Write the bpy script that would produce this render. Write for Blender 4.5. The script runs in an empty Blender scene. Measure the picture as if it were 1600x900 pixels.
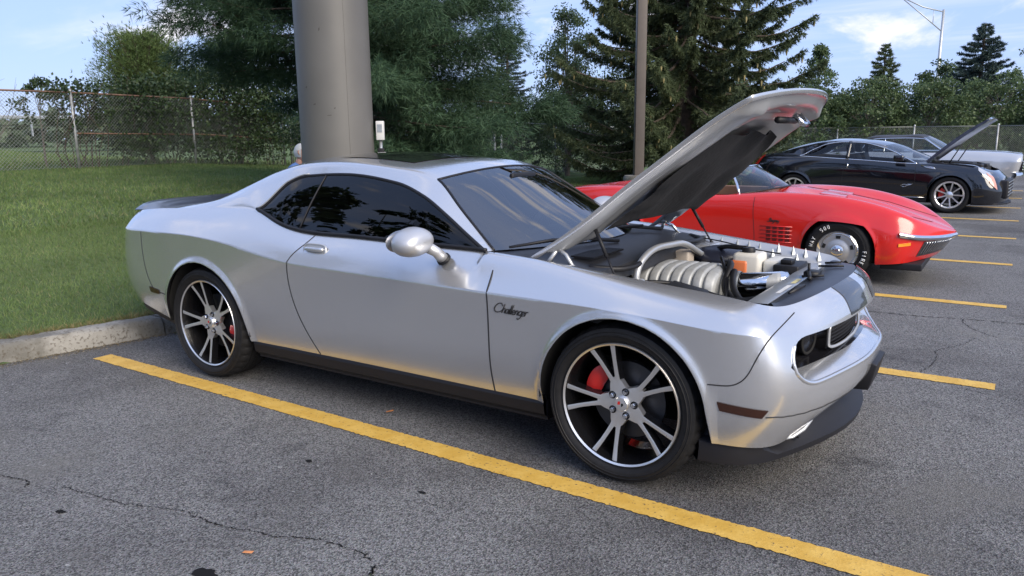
import bpy, bmesh, math, random
import numpy as np
from mathutils import Vector, Matrix
random.seed(7); rng = np.random.default_rng(7)
scene = bpy.context.scene
COL = scene.collection
# ------------------------------------------------------------------ camera
CAM = np.array([1.376, -3.877, 1.558]); YAW, PITCH, ROLL = 0.5821, 0.1992, -0.0114; FPX = 1191.2
def cam_axes():
    f = np.array([-math.sin(YAW)*math.cos(PITCH), math.cos(YAW)*math.cos(PITCH), -math.sin(PITCH)])
    r = np.array([math.cos(YAW), math.sin(YAW), 0.0]); u = np.cross(r, f)
    return math.cos(ROLL)*r+math.sin(ROLL)*u, -math.sin(ROLL)*r+math.cos(ROLL)*u, f
_r, _u, _f = cam_axes()
cd = bpy.data.cameras.new('camera'); cam = bpy.data.objects.new('camera', cd); COL.objects.link(cam)
cam.matrix_world = Matrix(((_r[0], _u[0], -_f[0], CAM[0]), (_r[1], _u[1], -_f[1], CAM[1]), (_r[2], _u[2], -_f[2], CAM[2]), (0, 0, 0, 1)))
cd.sensor_width = 36.0; cd.lens = FPX/1600*36; cd.clip_start = 0.05; cd.clip_end = 3000
scene.camera = cam
# ------------------------------------------------------------------ world and sun
SUN_AZ = math.radians(108)      # direction towards the sun, clockwise from +Y
SUN_EL = math.radians(32)
world = bpy.data.worlds.new('World'); scene.world = world; world.use_nodes = True
wn = world.node_tree.nodes; wl = world.node_tree.links; wn.clear()
sky = wn.new('ShaderNodeTexSky'); sky.sky_type = 'NISHITA'; sky.sun_disc = False
sky.sun_elevation = SUN_EL; sky.sun_rotation = SUN_AZ; sky.air_density = 1.0; sky.dust_density = 0.25; sky.ozone_density = 1.3
tc = wn.new('ShaderNodeTexCoord')
sep = wn.new('ShaderNodeSeparateXYZ'); wl.new(tc.outputs['Generated'], sep.inputs[0])
def wmath(op, a, b=None, c=None):
    n = wn.new('ShaderNodeMath'); n.operation = op
    for i, x in enumerate((a, b, c)):
        if x is None: continue
        if isinstance(x, (int, float)): n.inputs[i].default_value = x
        else: wl.new(x, n.inputs[i])
    return n.outputs[0]
# a cloud layer: the view direction projected on a plane overhead
zc = wmath('MAXIMUM', sep.outputs[2], 0.0); zc = wmath('ADD', zc, 0.13)
px = wmath('DIVIDE', sep.outputs[0], zc); py = wmath('DIVIDE', sep.outputs[1], zc)
cmb = wn.new('ShaderNodeCombineXYZ'); wl.new(px, cmb.inputs[0]); wl.new(py, cmb.inputs[1])
def wnoise(scale, detail, rough, off, vec=None, dist=0.0):
    mp = wn.new('ShaderNodeMapping'); mp.inputs['Location'].default_value = off
    wl.new(vec or cmb.outputs[0], mp.inputs[0])
    n = wn.new('ShaderNodeTexNoise'); n.inputs['Scale'].default_value = scale; n.inputs['Detail'].default_value = detail
    n.inputs['Roughness'].default_value = rough; n.inputs['Distortion'].default_value = dist
    wl.new(mp.outputs[0], n.inputs['Vector']); return n.outputs[0], mp
def wramp(x, a, b):
    m = wn.new('ShaderNodeMapRange'); m.interpolation_type = 'SMOOTHSTEP'
    m.inputs[1].default_value = a; m.inputs[2].default_value = b; wl.new(x, m.inputs[0]); return m.outputs[0]
n1, mp1 = wnoise(4.2, 8, 0.58, (21.2, 1.9, 0.0), vec=tc.outputs['Generated'], dist=0.25); mp1.inputs['Scale'].default_value = (1, 1, 2.3); cum = wramp(n1, 0.535, 0.67)
n2, mp2 = wnoise(0.9, 6, 0.6, (7.0, 2.0, 0), dist=0.4); mp2.inputs['Scale'].default_value = (0.45, 1.6, 1); mp2.inputs['Rotation'].default_value = (0, 0, 0.6)
cir = wramp(n2, 0.47, 0.78); cir = wmath('MULTIPLY', cir, 0.45)
cl = wmath('MAXIMUM', cum, cir)
hz = wramp(sep.outputs[2], -0.02, 0.10); cl = wmath('MULTIPLY', cl, hz); cl = wmath('MULTIPLY', cl, 0.85)
mix = wn.new('ShaderNodeMixRGB'); mix.blend_type = 'MIX'
hazec = wn.new('ShaderNodeMixRGB'); hazec.inputs[0].default_value = 0.88      # thin even high haze over the clear sky
wl.new(sky.outputs[0], hazec.inputs[1]); hazec.inputs[2].default_value = (2.12, 2.92, 5.1, 1)
wl.new(cl, mix.inputs[0]); wl.new(hazec.outputs[0], mix.inputs[1]); mix.inputs[2].default_value = (5.8, 5.55, 5.7, 1)
bg = wn.new('ShaderNodeBackground'); bg.inputs[1].default_value = 0.12
wl.new(mix.outputs[0], bg.inputs[0]); wo = wn.new('ShaderNodeOutputWorld'); wl.new(bg.outputs[0], wo.inputs[0])
sd = bpy.data.lights.new('sun', 'SUN'); sun = bpy.data.objects.new('sun', sd); COL.objects.link(sun)
sd.energy = 2.8; sd.angle = math.radians(45); sd.color = (1.0, 0.89, 0.74)
sdir = Vector((math.sin(SUN_AZ)*math.cos(SUN_EL), math.cos(SUN_AZ)*math.cos(SUN_EL), math.sin(SUN_EL)))
sun.rotation_euler = (-sdir).to_track_quat('-Z', 'Y').to_euler()
vs = scene.view_settings; vs.view_transform = 'Standard'; vs.look = 'None'; vs.gamma = 1.0; vs.exposure = 0.90; vs.use_curve_mapping = False
scene.cycles.use_denoising = True; scene.cycles.max_bounces = 8; scene.cycles.transparent_max_bounces = 24
# ------------------------------------------------------------------ materials
MATS = {}
def mat(name, col=(0.5, 0.5, 0.5), rough=0.5, metal=0.0, coat=0.0, spec=0.5, emit=None, var=0.0, vscale=6.0, bump=0.0, bscale=60.0, alpha=None, crough=0.03):
    if name in MATS: return MATS[name]
    m = bpy.data.materials.new(name); m.use_nodes = True; nt = m.node_tree; b = nt.nodes['Principled BSDF']
    b.inputs['Base Color'].default_value = (*col, 1); b.inputs['Roughness'].default_value = rough
    b.inputs['Metallic'].default_value = metal; b.inputs['Coat Weight'].default_value = coat; b.inputs['Coat Roughness'].default_value = crough
    b.inputs['Specular IOR Level'].default_value = spec
    if var > 0 or bump > 0:
        t = nt.nodes.new('ShaderNodeTexCoord')
    if var > 0:
        n = nt.nodes.new('ShaderNodeTexNoise'); n.inputs['Scale'].default_value = vscale; n.inputs['Detail'].default_value = 5
        nt.links.new(t.outputs['Object'], n.inputs['Vector'])
        h = nt.nodes.new('ShaderNodeMapRange'); h.inputs[1].default_value = 0.3; h.inputs[2].default_value = 0.7
        h.inputs[3].default_value = 1-var; h.inputs[4].default_value = 1+var; nt.links.new(n.outputs[0], h.inputs[0])
        x = nt.nodes.new('ShaderNodeVectorMath'); x.operation = 'SCALE'; x.inputs[0].default_value = col
        nt.links.new(h.outputs[0], x.inputs['Scale']); nt.links.new(x.outputs[0], b.inputs['Base Color'])
    if bump > 0:
        n = nt.nodes.new('ShaderNodeTexNoise'); n.inputs['Scale'].default_value = bscale; n.inputs['Detail'].default_value = 3
        nt.links.new(t.outputs['Object'], n.inputs['Vector'])
        bp = nt.nodes.new('ShaderNodeBump'); bp.inputs['Strength'].default_value = bump; bp.inputs['Distance'].default_value = 0.01
        nt.links.new(n.outputs[0], bp.inputs['Height']); nt.links.new(bp.outputs[0], b.inputs['Normal'])
    MATS[name] = m; return m
def glass(name, tint, ior=1.5):
    if name in MATS: return MATS[name]
    m = bpy.data.materials.new(name); m.use_nodes = True; nt = m.node_tree; nt.nodes.clear()
    tr = nt.nodes.new('ShaderNodeBsdfTransparent'); tr.inputs[0].default_value = (*tint, 1)
    gl = nt.nodes.new('ShaderNodeBsdfGlossy'); gl.inputs['Roughness'].default_value = 0.0; gl.inputs[0].default_value = (1, 1, 1, 1)
    fr = nt.nodes.new('ShaderNodeFresnel'); fr.inputs[0].default_value = ior
    mx = nt.nodes.new('ShaderNodeMixShader'); o = nt.nodes.new('ShaderNodeOutputMaterial')
    nt.links.new(fr.outputs[0], mx.inputs[0]); nt.links.new(tr.outputs[0], mx.inputs[1]); nt.links.new(gl.outputs[0], mx.inputs[2]); nt.links.new(mx.outputs[0], o.inputs[0])
    MATS[name] = m; return m
BLACK = mat('black_plastic', (0.010, 0.010, 0.012), 0.5, spec=0.35, var=0.2, vscale=20)
DARK = mat('underbody_black', (0.006, 0.006, 0.006), 0.9)
RUBBER = mat('tyre_rubber', (0.011, 0.011, 0.012), 0.62, spec=0.3, var=0.25, vscale=30, bump=0.05, bscale=200)
CHROME = mat('chrome', (0.75, 0.76, 0.78), 0.09, 1.0)
MACH = mat('machined_alloy', (0.86, 0.85, 0.83), 0.32, 0.92)
STEEL = mat('galvanised_steel', (0.42, 0.44, 0.45), 0.45, 0.8, var=0.2, vscale=15)
# ------------------------------------------------------------------ mesh helpers
class MB:
    def __init__(s): s.v = []; s.f = []
    def add(s, vs_, fs):
        b = len(s.v); s.v += [tuple(map(float, q)) for q in vs_]; s.f += [tuple(b+i for i in f) for f in fs]; return s
    def box(s, x0, x1, y0, y1, z0, z1):
        return s.add([(x0,y0,z0),(x1,y0,z0),(x1,y1,z0),(x0,y1,z0),(x0,y0,z1),(x1,y0,z1),(x1,y1,z1),(x0,y1,z1)],
                     [(0,3,2,1),(4,5,6,7),(0,1,5,4),(1,2,6,5),(2,3,7,6),(3,0,4,7)])
    def prism(s, poly, n):     # poly: list of 3-D points, extruded along n
        k = len(poly); P = [Vector(p) for p in poly]; n = Vector(n)
        s.add([*P, *[p+n for p in P]], [tuple(range(k))[::-1], tuple(range(k, 2*k))]+[(i, (i+1) % k, (i+1) % k+k, i+k) for i in range(k)]); return s
    def tube(s, pts, r, seg=8, caps=True, closed=False):
        P = np.array(pts, float); n = len(P); rr = np.full(n, r) if np.isscalar(r) else np.array(r, float)
        T = np.gradient(P, axis=0) if not closed else np.roll(P, -1, 0)-np.roll(P, 1, 0)
        T /= np.linalg.norm(T, axis=1)[:, None]+1e-12
        up = np.array([0, 0, 1.0]) if abs(T[0][2]) < 0.9 else np.array([1.0, 0, 0])
        A = np.cross(T[0], up); A /= np.linalg.norm(A); vs_ = []
        for i in range(n):
            A = A-T[i]*(A@T[i]); A /= np.linalg.norm(A)+1e-12; B = np.cross(T[i], A)
            for k in range(seg):
                a = 2*math.pi*k/seg; vs_.append(P[i]+rr[i]*(math.cos(a)*A+math.sin(a)*B))
        m = n if closed else n-1
        fs = [(i*seg+k, i*seg+(k+1) % seg, ((i+1) % n)*seg+(k+1) % seg, ((i+1) % n)*seg+k) for i in range(m) for k in range(seg)]
        if caps and not closed: fs += [tuple(range(seg))[::-1], tuple((n-1)*seg+k for k in range(seg))]
        return s.add(vs_, fs)
    def lathe(s, prof, seg=48, axis='y', c=(0, 0, 0), a0=0.0, a1=2*math.pi):   # prof: (radius, along axis)
        full = abs(a1-a0-2*math.pi) < 1e-6; ns = seg if full else seg+1; vs_ = []; k = len(prof)
        for j in range(ns):
            a = a0+(a1-a0)*j/seg; ca, sa = math.cos(a), math.sin(a)
            for r, h in prof:
                vs_.append({'y': (c[0]+r*sa, c[1]+h, c[2]+r*ca), 'z': (c[0]+r*ca, c[1]+r*sa, c[2]+h), 'x': (c[0]+h, c[1]+r*ca, c[2]+r*sa)}[axis])
        fs = []
        for j in range(seg):
            j2 = (j+1) % ns
            for i in range(k-1): fs.append((j*k+i, j*k+i+1, j2*k+i+1, j2*k+i))
        return s.add(vs_, fs)
    def grid(s, G):      # G: (m, n, 3) array
        G = np.asarray(G, float); m, n = G.shape[:2]
        return s.add(G.reshape(-1, 3), [(i*n+j, (i+1)*n+j, (i+1)*n+j+1, i*n+j+1) for i in range(m-1) for j in range(n-1)])
    def build(s, name, material, parent=None, smooth=True, angle=None, merge=None, bevel=None, recalc=False):
        me = bpy.data.meshes.new(name); me.from_pydata(s.v, [], s.f)
        if merge or bevel or recalc:
            bm = bmesh.new(); bm.from_mesh(me)
            if merge: bmesh.ops.remove_doubles(bm, verts=bm.verts, dist=merge)
            if bevel: bmesh.ops.bevel(bm, geom=bm.edges, offset=bevel, segments=2, profile=0.6, affect='EDGES')
            if recalc or bevel: bmesh.ops.recalc_face_normals(bm, faces=bm.faces)
            bm.to_mesh(me); bm.free()
        me.validate(); me.materials.append(material)
        if smooth:
            me.polygons.foreach_set('use_smooth', [True]*len(me.polygons))
            if angle is not None: me.set_sharp_from_angle(angle=math.radians(angle))
        o = bpy.data.objects.new(name, me); COL.objects.link(o)
        if parent is not None: o.parent = parent
        return o
def np_mesh(name, V, F, material, parent=None, smooth=False):
    """fast path: V (n,3), F (m,k) arrays"""
    me = bpy.data.meshes.new(name); V = np.ascontiguousarray(V, np.float32); F = np.ascontiguousarray(F, np.int32); m, k = F.shape
    me.vertices.add(len(V)); me.vertices.foreach_set('co', V.ravel()); me.loops.add(m*k); me.loops.foreach_set('vertex_index', F.ravel())
    me.polygons.add(m); me.polygons.foreach_set('loop_start', np.arange(0, m*k, k, dtype=np.int32)); me.update(calc_edges=True)
    if smooth: me.polygons.foreach_set('use_smooth', [True]*m)
    me.materials.append(material); o = bpy.data.objects.new(name, me); COL.objects.link(o)
    if parent is not None: o.parent = parent
    return o
def tag(o, label=None, cat=None, group=None, kind=None):
    if label: o['label'] = label
    if cat: o['category'] = cat
    if group: o['group'] = group
    if kind: o['kind'] = kind
    return o
def empty(name, loc=(0, 0, 0), rz=0.0, parent=None):
    o = bpy.data.objects.new(name, None); COL.objects.link(o); o.location = loc; o.rotation_euler = (0, 0, rz); o.empty_display_size = 0.2
    if parent is not None: o.parent = parent
    return o
def copy_tree(o, parent=None):
    c = o.copy(); COL.objects.link(c); c.parent = parent
    for ch in list(o.children): copy_tree(ch, c)
    return c
def cspline(xs, ys):
    """natural C2 cubic spline, vector valued"""
    xs = np.asarray(xs, float); ys = np.asarray(ys, float); ys = ys.reshape(len(xs), -1); n = len(xs); h = np.diff(xs)
    A = np.zeros((n, n)); B = np.zeros((n, ys.shape[1])); A[0, 0] = A[-1, -1] = 1
    for i in range(1, n-1):
        A[i, i-1] = h[i-1]; A[i, i] = 2*(h[i-1]+h[i]); A[i, i+1] = h[i]
        B[i] = 6*((ys[i+1]-ys[i])/h[i]-(ys[i]-ys[i-1])/h[i-1])
    M = np.linalg.solve(A, B)
    def f(x):
        x = np.atleast_1d(np.asarray(x, float)); i = np.clip(np.searchsorted(xs, x)-1, 0, n-2); hh = h[i][:, None]; a = (xs[i+1]-x)[:, None]; b = (x-xs[i])[:, None]
        return M[i]*a**3/(6*hh)+M[i+1]*b**3/(6*hh)+(ys[i]/hh-M[i]*hh/6)*a+(ys[i+1]/hh-M[i+1]*hh/6)*b
    return f
def pchip(xs, ys):
    xs = np.asarray(xs, float); ys = np.asarray(ys, float); ys = ys.reshape(len(xs), -1); h = np.diff(xs)[:, None]; d = np.diff(ys, axis=0)/h; m = np.zeros_like(ys)
    for k in range(ys.shape[1]):
        for i in range(1, len(xs)-1):
            if d[i-1, k]*d[i, k] > 0:
                w1 = 2*h[i, 0]+h[i-1, 0]; w2 = h[i, 0]+2*h[i-1, 0]; m[i, k] = (w1+w2)/(w1/d[i-1, k]+w2/d[i, k])
        m[0, k] = d[0, k]; m[-1, k] = d[-1, k]
    def f(x):
        x = np.atleast_1d(np.asarray(x, float)); i = np.clip(np.searchsorted(xs, x)-1, 0, len(xs)-2); t = ((x-xs[i])/h[i, 0])[:, None]; hh = h[i]
        return (2*t**3-3*t**2+1)*ys[i]+(t**3-2*t**2+t)*hh*m[i]+(-2*t**3+3*t**2)*ys[i+1]+(t**3-t**2)*hh*m[i+1]
    return f
def smooth_poly(pts, n=40):
    P = np.array(pts, float); d = np.r_[0, np.cumsum(np.linalg.norm(np.diff(P, axis=0), axis=1))]; return cspline(d, P)(np.linspace(0, d[-1], n))
# ------------------------------------------------------------------ car shell lofting
class Shell:
    """Half a car skin lofted over rails that run from the tail centre round the side to the nose centre.
    rails: list of {u: (x, w, z)}; segs: groups of rail indices splined smoothly together (creases between groups)."""
    def __init__(s, rails, segs, arches=(), flare=0.016):
        s.R = [cspline(sorted(r), [r[k] for k in sorted(r)]) for r in rails]; s.segs = segs; s.arches = arches; s.flare = flare; s.n = len(rails)
    def section(s, u, V):
        V = np.atleast_1d(np.asarray(V, float)); K = np.array([R(u)[0] for R in s.R]); out = np.zeros((len(V), 3))
        for a, b in s.segs:
            m = (V >= a-1e-9) & (V <= b+1e-9)
            if not m.any(): continue
            ks = K[a:b+1]; d = np.r_[0, np.cumsum(np.linalg.norm(np.diff(ks, axis=0), axis=1)+1e-6)]
            t = np.interp(V[m], np.arange(a, b+1), d); out[m] = cspline(d, ks)(t) if b-a > 1 else np.array([np.interp(t, d, ks[:, i]) for i in range(3)]).T
        for xc, zc, R in s.arches:
            dist = np.hypot(out[:, 0]-xc, np.maximum(out[:, 2]-zc, 0))-R
            out[:, 1] += s.flare*np.exp(-(np.maximum(dist, 0)/0.024)**2)*(np.abs(out[:, 0]-xc) < R+0.12)*np.clip((out[:, 2]-0.2)/0.1, 0, 1)
        return out
    def v0(s, u, vmax):
        lo = 0.0
        for xc, zc, R in s.arches:
            V = np.linspace(0, vmax, 300); P = s.section(u, V)
            ins = (np.abs(P[:, 0]-xc) < R) & (P[:, 2] < zc+np.sqrt(np.maximum(R*R-(P[:, 0]-xc)**2, 0)))
            if ins.any(): lo = max(lo, V[np.where(ins)[0].max()])
        return lo
    def locate(s, pts, u0, u1, v0_, v1):
        """rail coordinates of points given in side view (x, z)"""
        U = np.linspace(u0, u1, 500); V = np.linspace(v0_, v1, 160)
        if not hasattr(s, '_c') or s._ck != (u0, u1, v0_, v1):
            s._c = np.array([s.section(u, V) for u in U]); s._ck = (u0, u1, v0_, v1)
        G = s._c; out = []
        for x, z in pts:
            d = (G[..., 0]-x)**2+(G[..., 2]-z)**2; i, j = np.unravel_index(d.argmin(), d.shape); P = G[i, j].copy(); P[0] = x; P[2] = z
            i2, j2 = min(max(i, 1), 498), min(max(j, 1), 158)
            n = np.cross(G[i2+1, j2]-G[i2-1, j2], G[i2, j2+1]-G[i2, j2-1]); n /= np.linalg.norm(n)+1e-12
            if n[1] < 0: n = -n
            P[1] = G[i, j][1]-(n[0]*(x-G[i, j][0])+n[2]*(z-G[i, j][2]))/max(n[1], 0.2)
            out.append((P, n))
        return out
    def strip(s, mb, path, width, lift, side=-1, rng_=(-3.7, 0.9, 0, 5)):
        """thin ribbon lying on the skin along a side-view path; side -1 = right of the car"""
        L = s.locate(path, *rng_); P = np.array([l[0]+l[1]*lift for l in L]); N = np.array([l[1] for l in L])
        T = np.gradient(P, axis=0); T /= np.linalg.norm(T, axis=1)[:, None]; B = np.cross(N, T)
        G = np.stack([P-B*width/2, P+B*width/2], 1); G[..., 1] *= side; mb.grid(G); return mb
def arch_cols(xc, R):
    c = [xc-R*math.cos(a) for a in np.linspace(0, math.pi, 49)]
    for e in (xc-R, xc+R): c += [e-0.0012, e+0.0012, e-0.02, e+0.02, e-0.05, e+0.05]
    return c
def side(G, sgn):
    G = np.array(G, float).copy(); G[..., 1] *= sgn; return G
# ------------------------------------------------------------------ ground, lot, kerb, lawn
def node_mat(name, build):
    if name in MATS: return MATS[name]
    m = bpy.data.materials.new(name); m.use_nodes = True; nt = m.node_tree; b = nt.nodes['Principled BSDF']
    def N(t, **kw):
        n = nt.nodes.new(t)
        for k, v in kw.items():
            if k in n.inputs: n.inputs[k].default_value = v
            else: setattr(n, k, v)
        return n
    build(nt, b, N, nt.links.new); MATS[name] = m; return m
def mixc(nt, N, L, fac, a, b, mode='MIX'):
    x = N('ShaderNodeMixRGB', blend_type=mode)
    for i, s in ((0, fac), (1, a), (2, b)):
        if hasattr(s, 'is_output'): L(s, x.inputs[i])
        else: x.inputs[i].default_value = s if i == 0 else (*s, 1)
    return x.outputs[0]
def rng_(nt, N, L, x, a, b, c=0.0, d=1.0, smooth=True):
    m = N('ShaderNodeMapRange'); m.interpolation_type = 'SMOOTHSTEP' if smooth else 'LINEAR'
    for i, v in zip((1, 2, 3, 4), (a, b, c, d)): m.inputs[i].default_value = v
    L(x, m.inputs[0]); return m.outputs[0]
def asphalt(nt, b, N, L):
    t = N('ShaderNodeTexCoord').outputs['Object']
    def ns(s, d=4, r=.55): n = N('ShaderNodeTexNoise', Scale=s, Detail=d, Roughness=r); L(t, n.inputs['Vector']); return n.outputs[0]
    v = N('ShaderNodeTexVoronoi', Scale=160.0); L(t, v.inputs['Vector'])
    stone = rng_(nt, N, L, v.outputs['Color'], .05, .95)
    v2 = N('ShaderNodeTexVoronoi', Scale=280.0); L(t, v2.inputs['Vector'])
    c = mixc(nt, N, L, stone, (.040, .038, .036), (.205, .195, .18))
    c = mixc(nt, N, L, .40, c, v2.outputs['Color'], 'OVERLAY')
    hs = N('ShaderNodeHueSaturation', Saturation=.25); L(c, hs.inputs['Color']); c = hs.outputs[0]
    c = mixc(nt, N, L, rng_(nt, N, L, ns(.55, 6, .62), .42, .66), c, (.50, .49, .50), 'MULTIPLY')      # old sealer patches
    st = rng_(nt, N, L, ns(1.7, 6, .68), .56, .72, 0, .65); c = mixc(nt, N, L, st, c, (.35, .35, .37), 'MULTIPLY')
    lt = rng_(nt, N, L, ns(1.1, 5, .6), .52, .72, 0, .30); c = mixc(nt, N, L, lt, c, (.23, .222, .20))
    sp = rng_(nt, N, L, ns(28, 2), .70, .76); c = mixc(nt, N, L, sp, c, (.28, .277, .27))
    L(c, b.inputs['Base Color']); b.inputs['Roughness'].default_value = .85; b.inputs['Specular IOR Level'].default_value = .35
    bp = N('ShaderNodeBump', Strength=.7, Distance=.004); L(v.outputs['Distance'], bp.inputs['Height']); L(bp.outputs[0], b.inputs['Normal'])
ASPH = node_mat('worn_asphalt', asphalt)
def paint(nt, b, N, L):
    t = N('ShaderNodeTexCoord').outputs['Object']; n = N('ShaderNodeTexNoise', Scale=9.0, Detail=6, Roughness=.65); L(t, n.inputs['Vector'])
    n2 = N('ShaderNodeTexNoise', Scale=70.0, Detail=3); L(t, n2.inputs['Vector'])
    c = mixc(nt, N, L, rng_(nt, N, L, n.outputs[0], .35, .7), (.52, .31, .05), (.62, .40, .09))
    c = mixc(nt, N, L, rng_(nt, N, L, n2.outputs[0], .62, .70), c, (.20, .13, .05)); L(c, b.inputs['Base Color']); b.inputs['Roughness'].default_value = .7
    bp = N('ShaderNodeBump', Strength=.5, Distance=.004); L(n2.outputs[0], bp.inputs['Height']); L(bp.outputs[0], b.inputs['Normal'])
YELLOW = node_mat('yellow_line_paint', paint)
def concrete(nt, b, N, L):
    t = N('ShaderNodeTexCoord').outputs['Object']; n = N('ShaderNodeTexNoise', Scale=2.6, Detail=7, Roughness=.65); L(t, n.inputs['Vector'])
    n2 = N('ShaderNodeTexNoise', Scale=45.0, Detail=4); L(t, n2.inputs['Vector'])
    c = mixc(nt, N, L, rng_(nt, N, L, n.outputs[0], .40, .62), (.13, .124, .108), (.27, .26, .235)); c = mixc(nt, N, L, rng_(nt, N, L, n2.outputs[0], .52, .68, 0, .8), c, (.085, .072, .055))
    L(c, b.inputs['Base Color']); b.inputs['Roughness'].default_value = .9; bp = N('ShaderNodeBump', Strength=.8, Distance=.02); L(n.outputs[0], bp.inputs['Height'])
    bp2 = N('ShaderNodeBump', Strength=.7, Distance=.008); L(n2.outputs[0], bp2.inputs['Height']); L(bp.outputs[0], bp2.inputs['Normal']); L(bp2.outputs[0], b.inputs['Normal'])
CONC = node_mat('weathered_concrete', concrete)
def soil(nt, b, N, L):
    t = N('ShaderNodeTexCoord').outputs['Object']; n = N('ShaderNodeTexNoise', Scale=.35, Detail=8, Roughness=.6); L(t, n.inputs['Vector'])
    n2 = N('ShaderNodeTexNoise', Scale=14.0, Detail=6, Roughness=.7); L(t, n2.inputs['Vector'])
    c = mixc(nt, N, L, rng_(nt, N, L, n.outputs[0], .35, .65), (.085, .13, .055), (.12, .165, .075)); c = mixc(nt, N, L, rng_(nt, N, L, n2.outputs[0], .45, .7), c, (.07, .09, .04))
    L(c, b.inputs['Base Color']); b.inputs['Roughness'].default_value = 1; b.inputs['Specular IOR Level'].default_value = .1
    bp = N('ShaderNodeBump', Strength=1, Distance=.05); L(n2.outputs[0], bp.inputs['Height']); L(bp.outputs[0], b.inputs['Normal'])
TURF = node_mat('turf', soil)
KERB = np.array([(-11.0, -30.0), (-4.68, -2.4), (-4.50, -1.54), (-4.27, -0.47), (-4.02, 0.8), (-3.92, 2.6), (-3.90, 6.0), (-3.90, 29.6)])
def kx(y): return np.interp(y, KERB[:, 1], KERB[:, 0])
def lawn_z(x, y):
    d = np.maximum(kx(y)-.19-x, 0); f = np.clip(1-(y-9)/13, .12, 1); base = .135+.049*np.minimum(d, 15)*f
    far = np.maximum(d-15.5, 0); return base-.10*np.clip(far/6, 0, 1)*f+np.clip(far-8, 0, 60)*.052*f*np.clip((46-y)/30, .2, 1)
# the ground sheet reaches the horizon (low under the lot)
gx_ = np.r_[-1500, -700, -350, -200, np.linspace(-120, -6, 70), *np.arange(-5.9, -3.4, .1), -3, 20, 100, 400, 1500]; gy_ = np.r_[-1500, -600, -200, -80, np.linspace(-40, 60, 80), 90, 150, 300, 700, 1500]
GZ = []
for x in gx_:
    row = []
    for y in gy_:
        z = float(lawn_z(x, y))-.004 if x < kx(min(max(y, -30), 29.6))-.12 else -.06
        if y > 31 and x > -20: z = max(z, .04*min(y-31, 30))*1.0 if x < kx(29) else min(.03*(y-31), 1.2)
        row.append((x, y, z))
    GZ.append(row)
tag(MB().grid(np.array(GZ)).build('ground', TURF), kind='structure')
lot = tag(MB().add([(-11.0, -30, 0), (-4.68, -2.4, 0), (-4.50, -1.54, 0), (-4.27, -.47, 0), (-4.02, .8, 0), (-3.92, 2.6, 0), (-3.9, 6, 0), (-3.9, 29.6, 0), (70, 29.6, 0), (70, -60, 0), (-11, -60, 0)], [tuple(range(11))[::-1]]).build('parking_lot', ASPH, smooth=False), kind='structure')
# painted stall lines: parts of the lot
def edge_strip(P, Q, w, z, wob=.0028, n=520, seed=0):
    r = np.random.default_rng(seed); P = np.array(P); Q = np.array(Q); d = (Q-P)/np.linalg.norm(Q-P); nn = np.array([-d[1], d[0]]); rows_ = []
    for i, t in enumerate(np.linspace(0, 1, n)):
        c = P+(Q-P)*t; e = w/2; a, b_ = r.normal(0, wob, 2); rows_.append([(*(c-nn*(e+a)), z), (*(c+nn*(e+b_)), z)])
    return MB().grid(np.array(rows_))
TH = -.0073; LW = 2.568
for k in range(0, 9):
    y0 = -1.080+k*LW; c, s = math.cos(TH), math.sin(TH); xs, xe = -4.06+(.02*k), 1.38+.004*k
    if k == 0: xe = 2.4
    edge_strip((xs*c-y0*s, xs*s+y0*c), (xe*c-y0*s, xe*s+y0*c), .135 if k else .132, .004, seed=k).build('stall_line', YELLOW, lot, smooth=False)
# cracks: flat strips, their inner shade put into the colour; oil stains share it
CRK = mat('crack_shade_and_oil', (.012, .012, .013), 1.0, spec=.1)
def crack(pts, w, seed, jit=.02):
    r = np.random.default_rng(seed); P = smooth_poly([(*p, .003) for p in pts], 40+int(20*len(pts))); P[:, :2] += np.cumsum(r.normal(0, jit*.25, (len(P), 2)), 0)*.35+r.normal(0, jit*.22, (len(P), 2))
    T = np.gradient(P, axis=0); T /= np.linalg.norm(T, axis=1)[:, None]; B = np.stack([-T[:, 1], T[:, 0], 0*T[:, 0]], 1); ww = .75*w*(.15+1.6*r.random(len(P))**1.8)[:, None]; ww[0] = ww[-1] = 0
    MB().grid(np.stack([P-B*ww/2, P+B*ww/2], 1)).build('asphalt_crack', CRK, lot, smooth=False)
crack([(-2.60, -2.42), (-2.45, -2.38), (-2.28, -2.37), (-2.25, -2.42)], .006, 1)
crack([(-2.12, -2.30), (-2.0, -2.28), (-1.64, -2.20), (-1.44, -2.13), (-1.36, -2.13)], .005, 2)
crack([(-1.40, -2.13), (-1.30, -2.15), (-1.13, -2.12), (-.93, -2.07), (-.64, -2.0), (-.50, -2.02)], .007, 3)
crack([(-.46, -2.03), (-.40, -2.10), (-.36, -2.13)], .006, 4)
crack([(.30, 3.24), (.43, 3.27), (.77, 3.30), (1.10, 3.38), (1.55, 3.42), (2.6, 3.5)], .016, 5)
crack([(.98, 1.56), (1.04, 1.85), (1.06, 2.0), (1.03, 2.15), (1.12, 2.35), (1.25, 2.70)], .006, 6)
crack([(1.12, 3.36), (1.22, 3.05), (1.40, 2.85)], .007, 7)
crack([(1.2, 1.35), (1.5, 1.28), (1.9, 1.30)], .006, 8)
def blot(c, r, seed, nm='oil_stain'):
    g = np.random.default_rng(seed); n = 18; a = np.linspace(0, 2*math.pi, n, endpoint=False); rr = r*(1+.35*g.normal(0, 1, n)*.5)
    MB().add([(c[0]+rr[i]*math.cos(a[i])*1.3, c[1]+rr[i]*math.sin(a[i])*.8, .0035) for i in range(n)], [tuple(range(n))]).build(nm, CRK, lot, smooth=False)
blot((-.946, -2.40), .042, 1); blot((-1.378, -1.515), .016, 2); blot((-.69, -1.479), .014, 3); blot((-1.89, -2.434), .018, 4)
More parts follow.
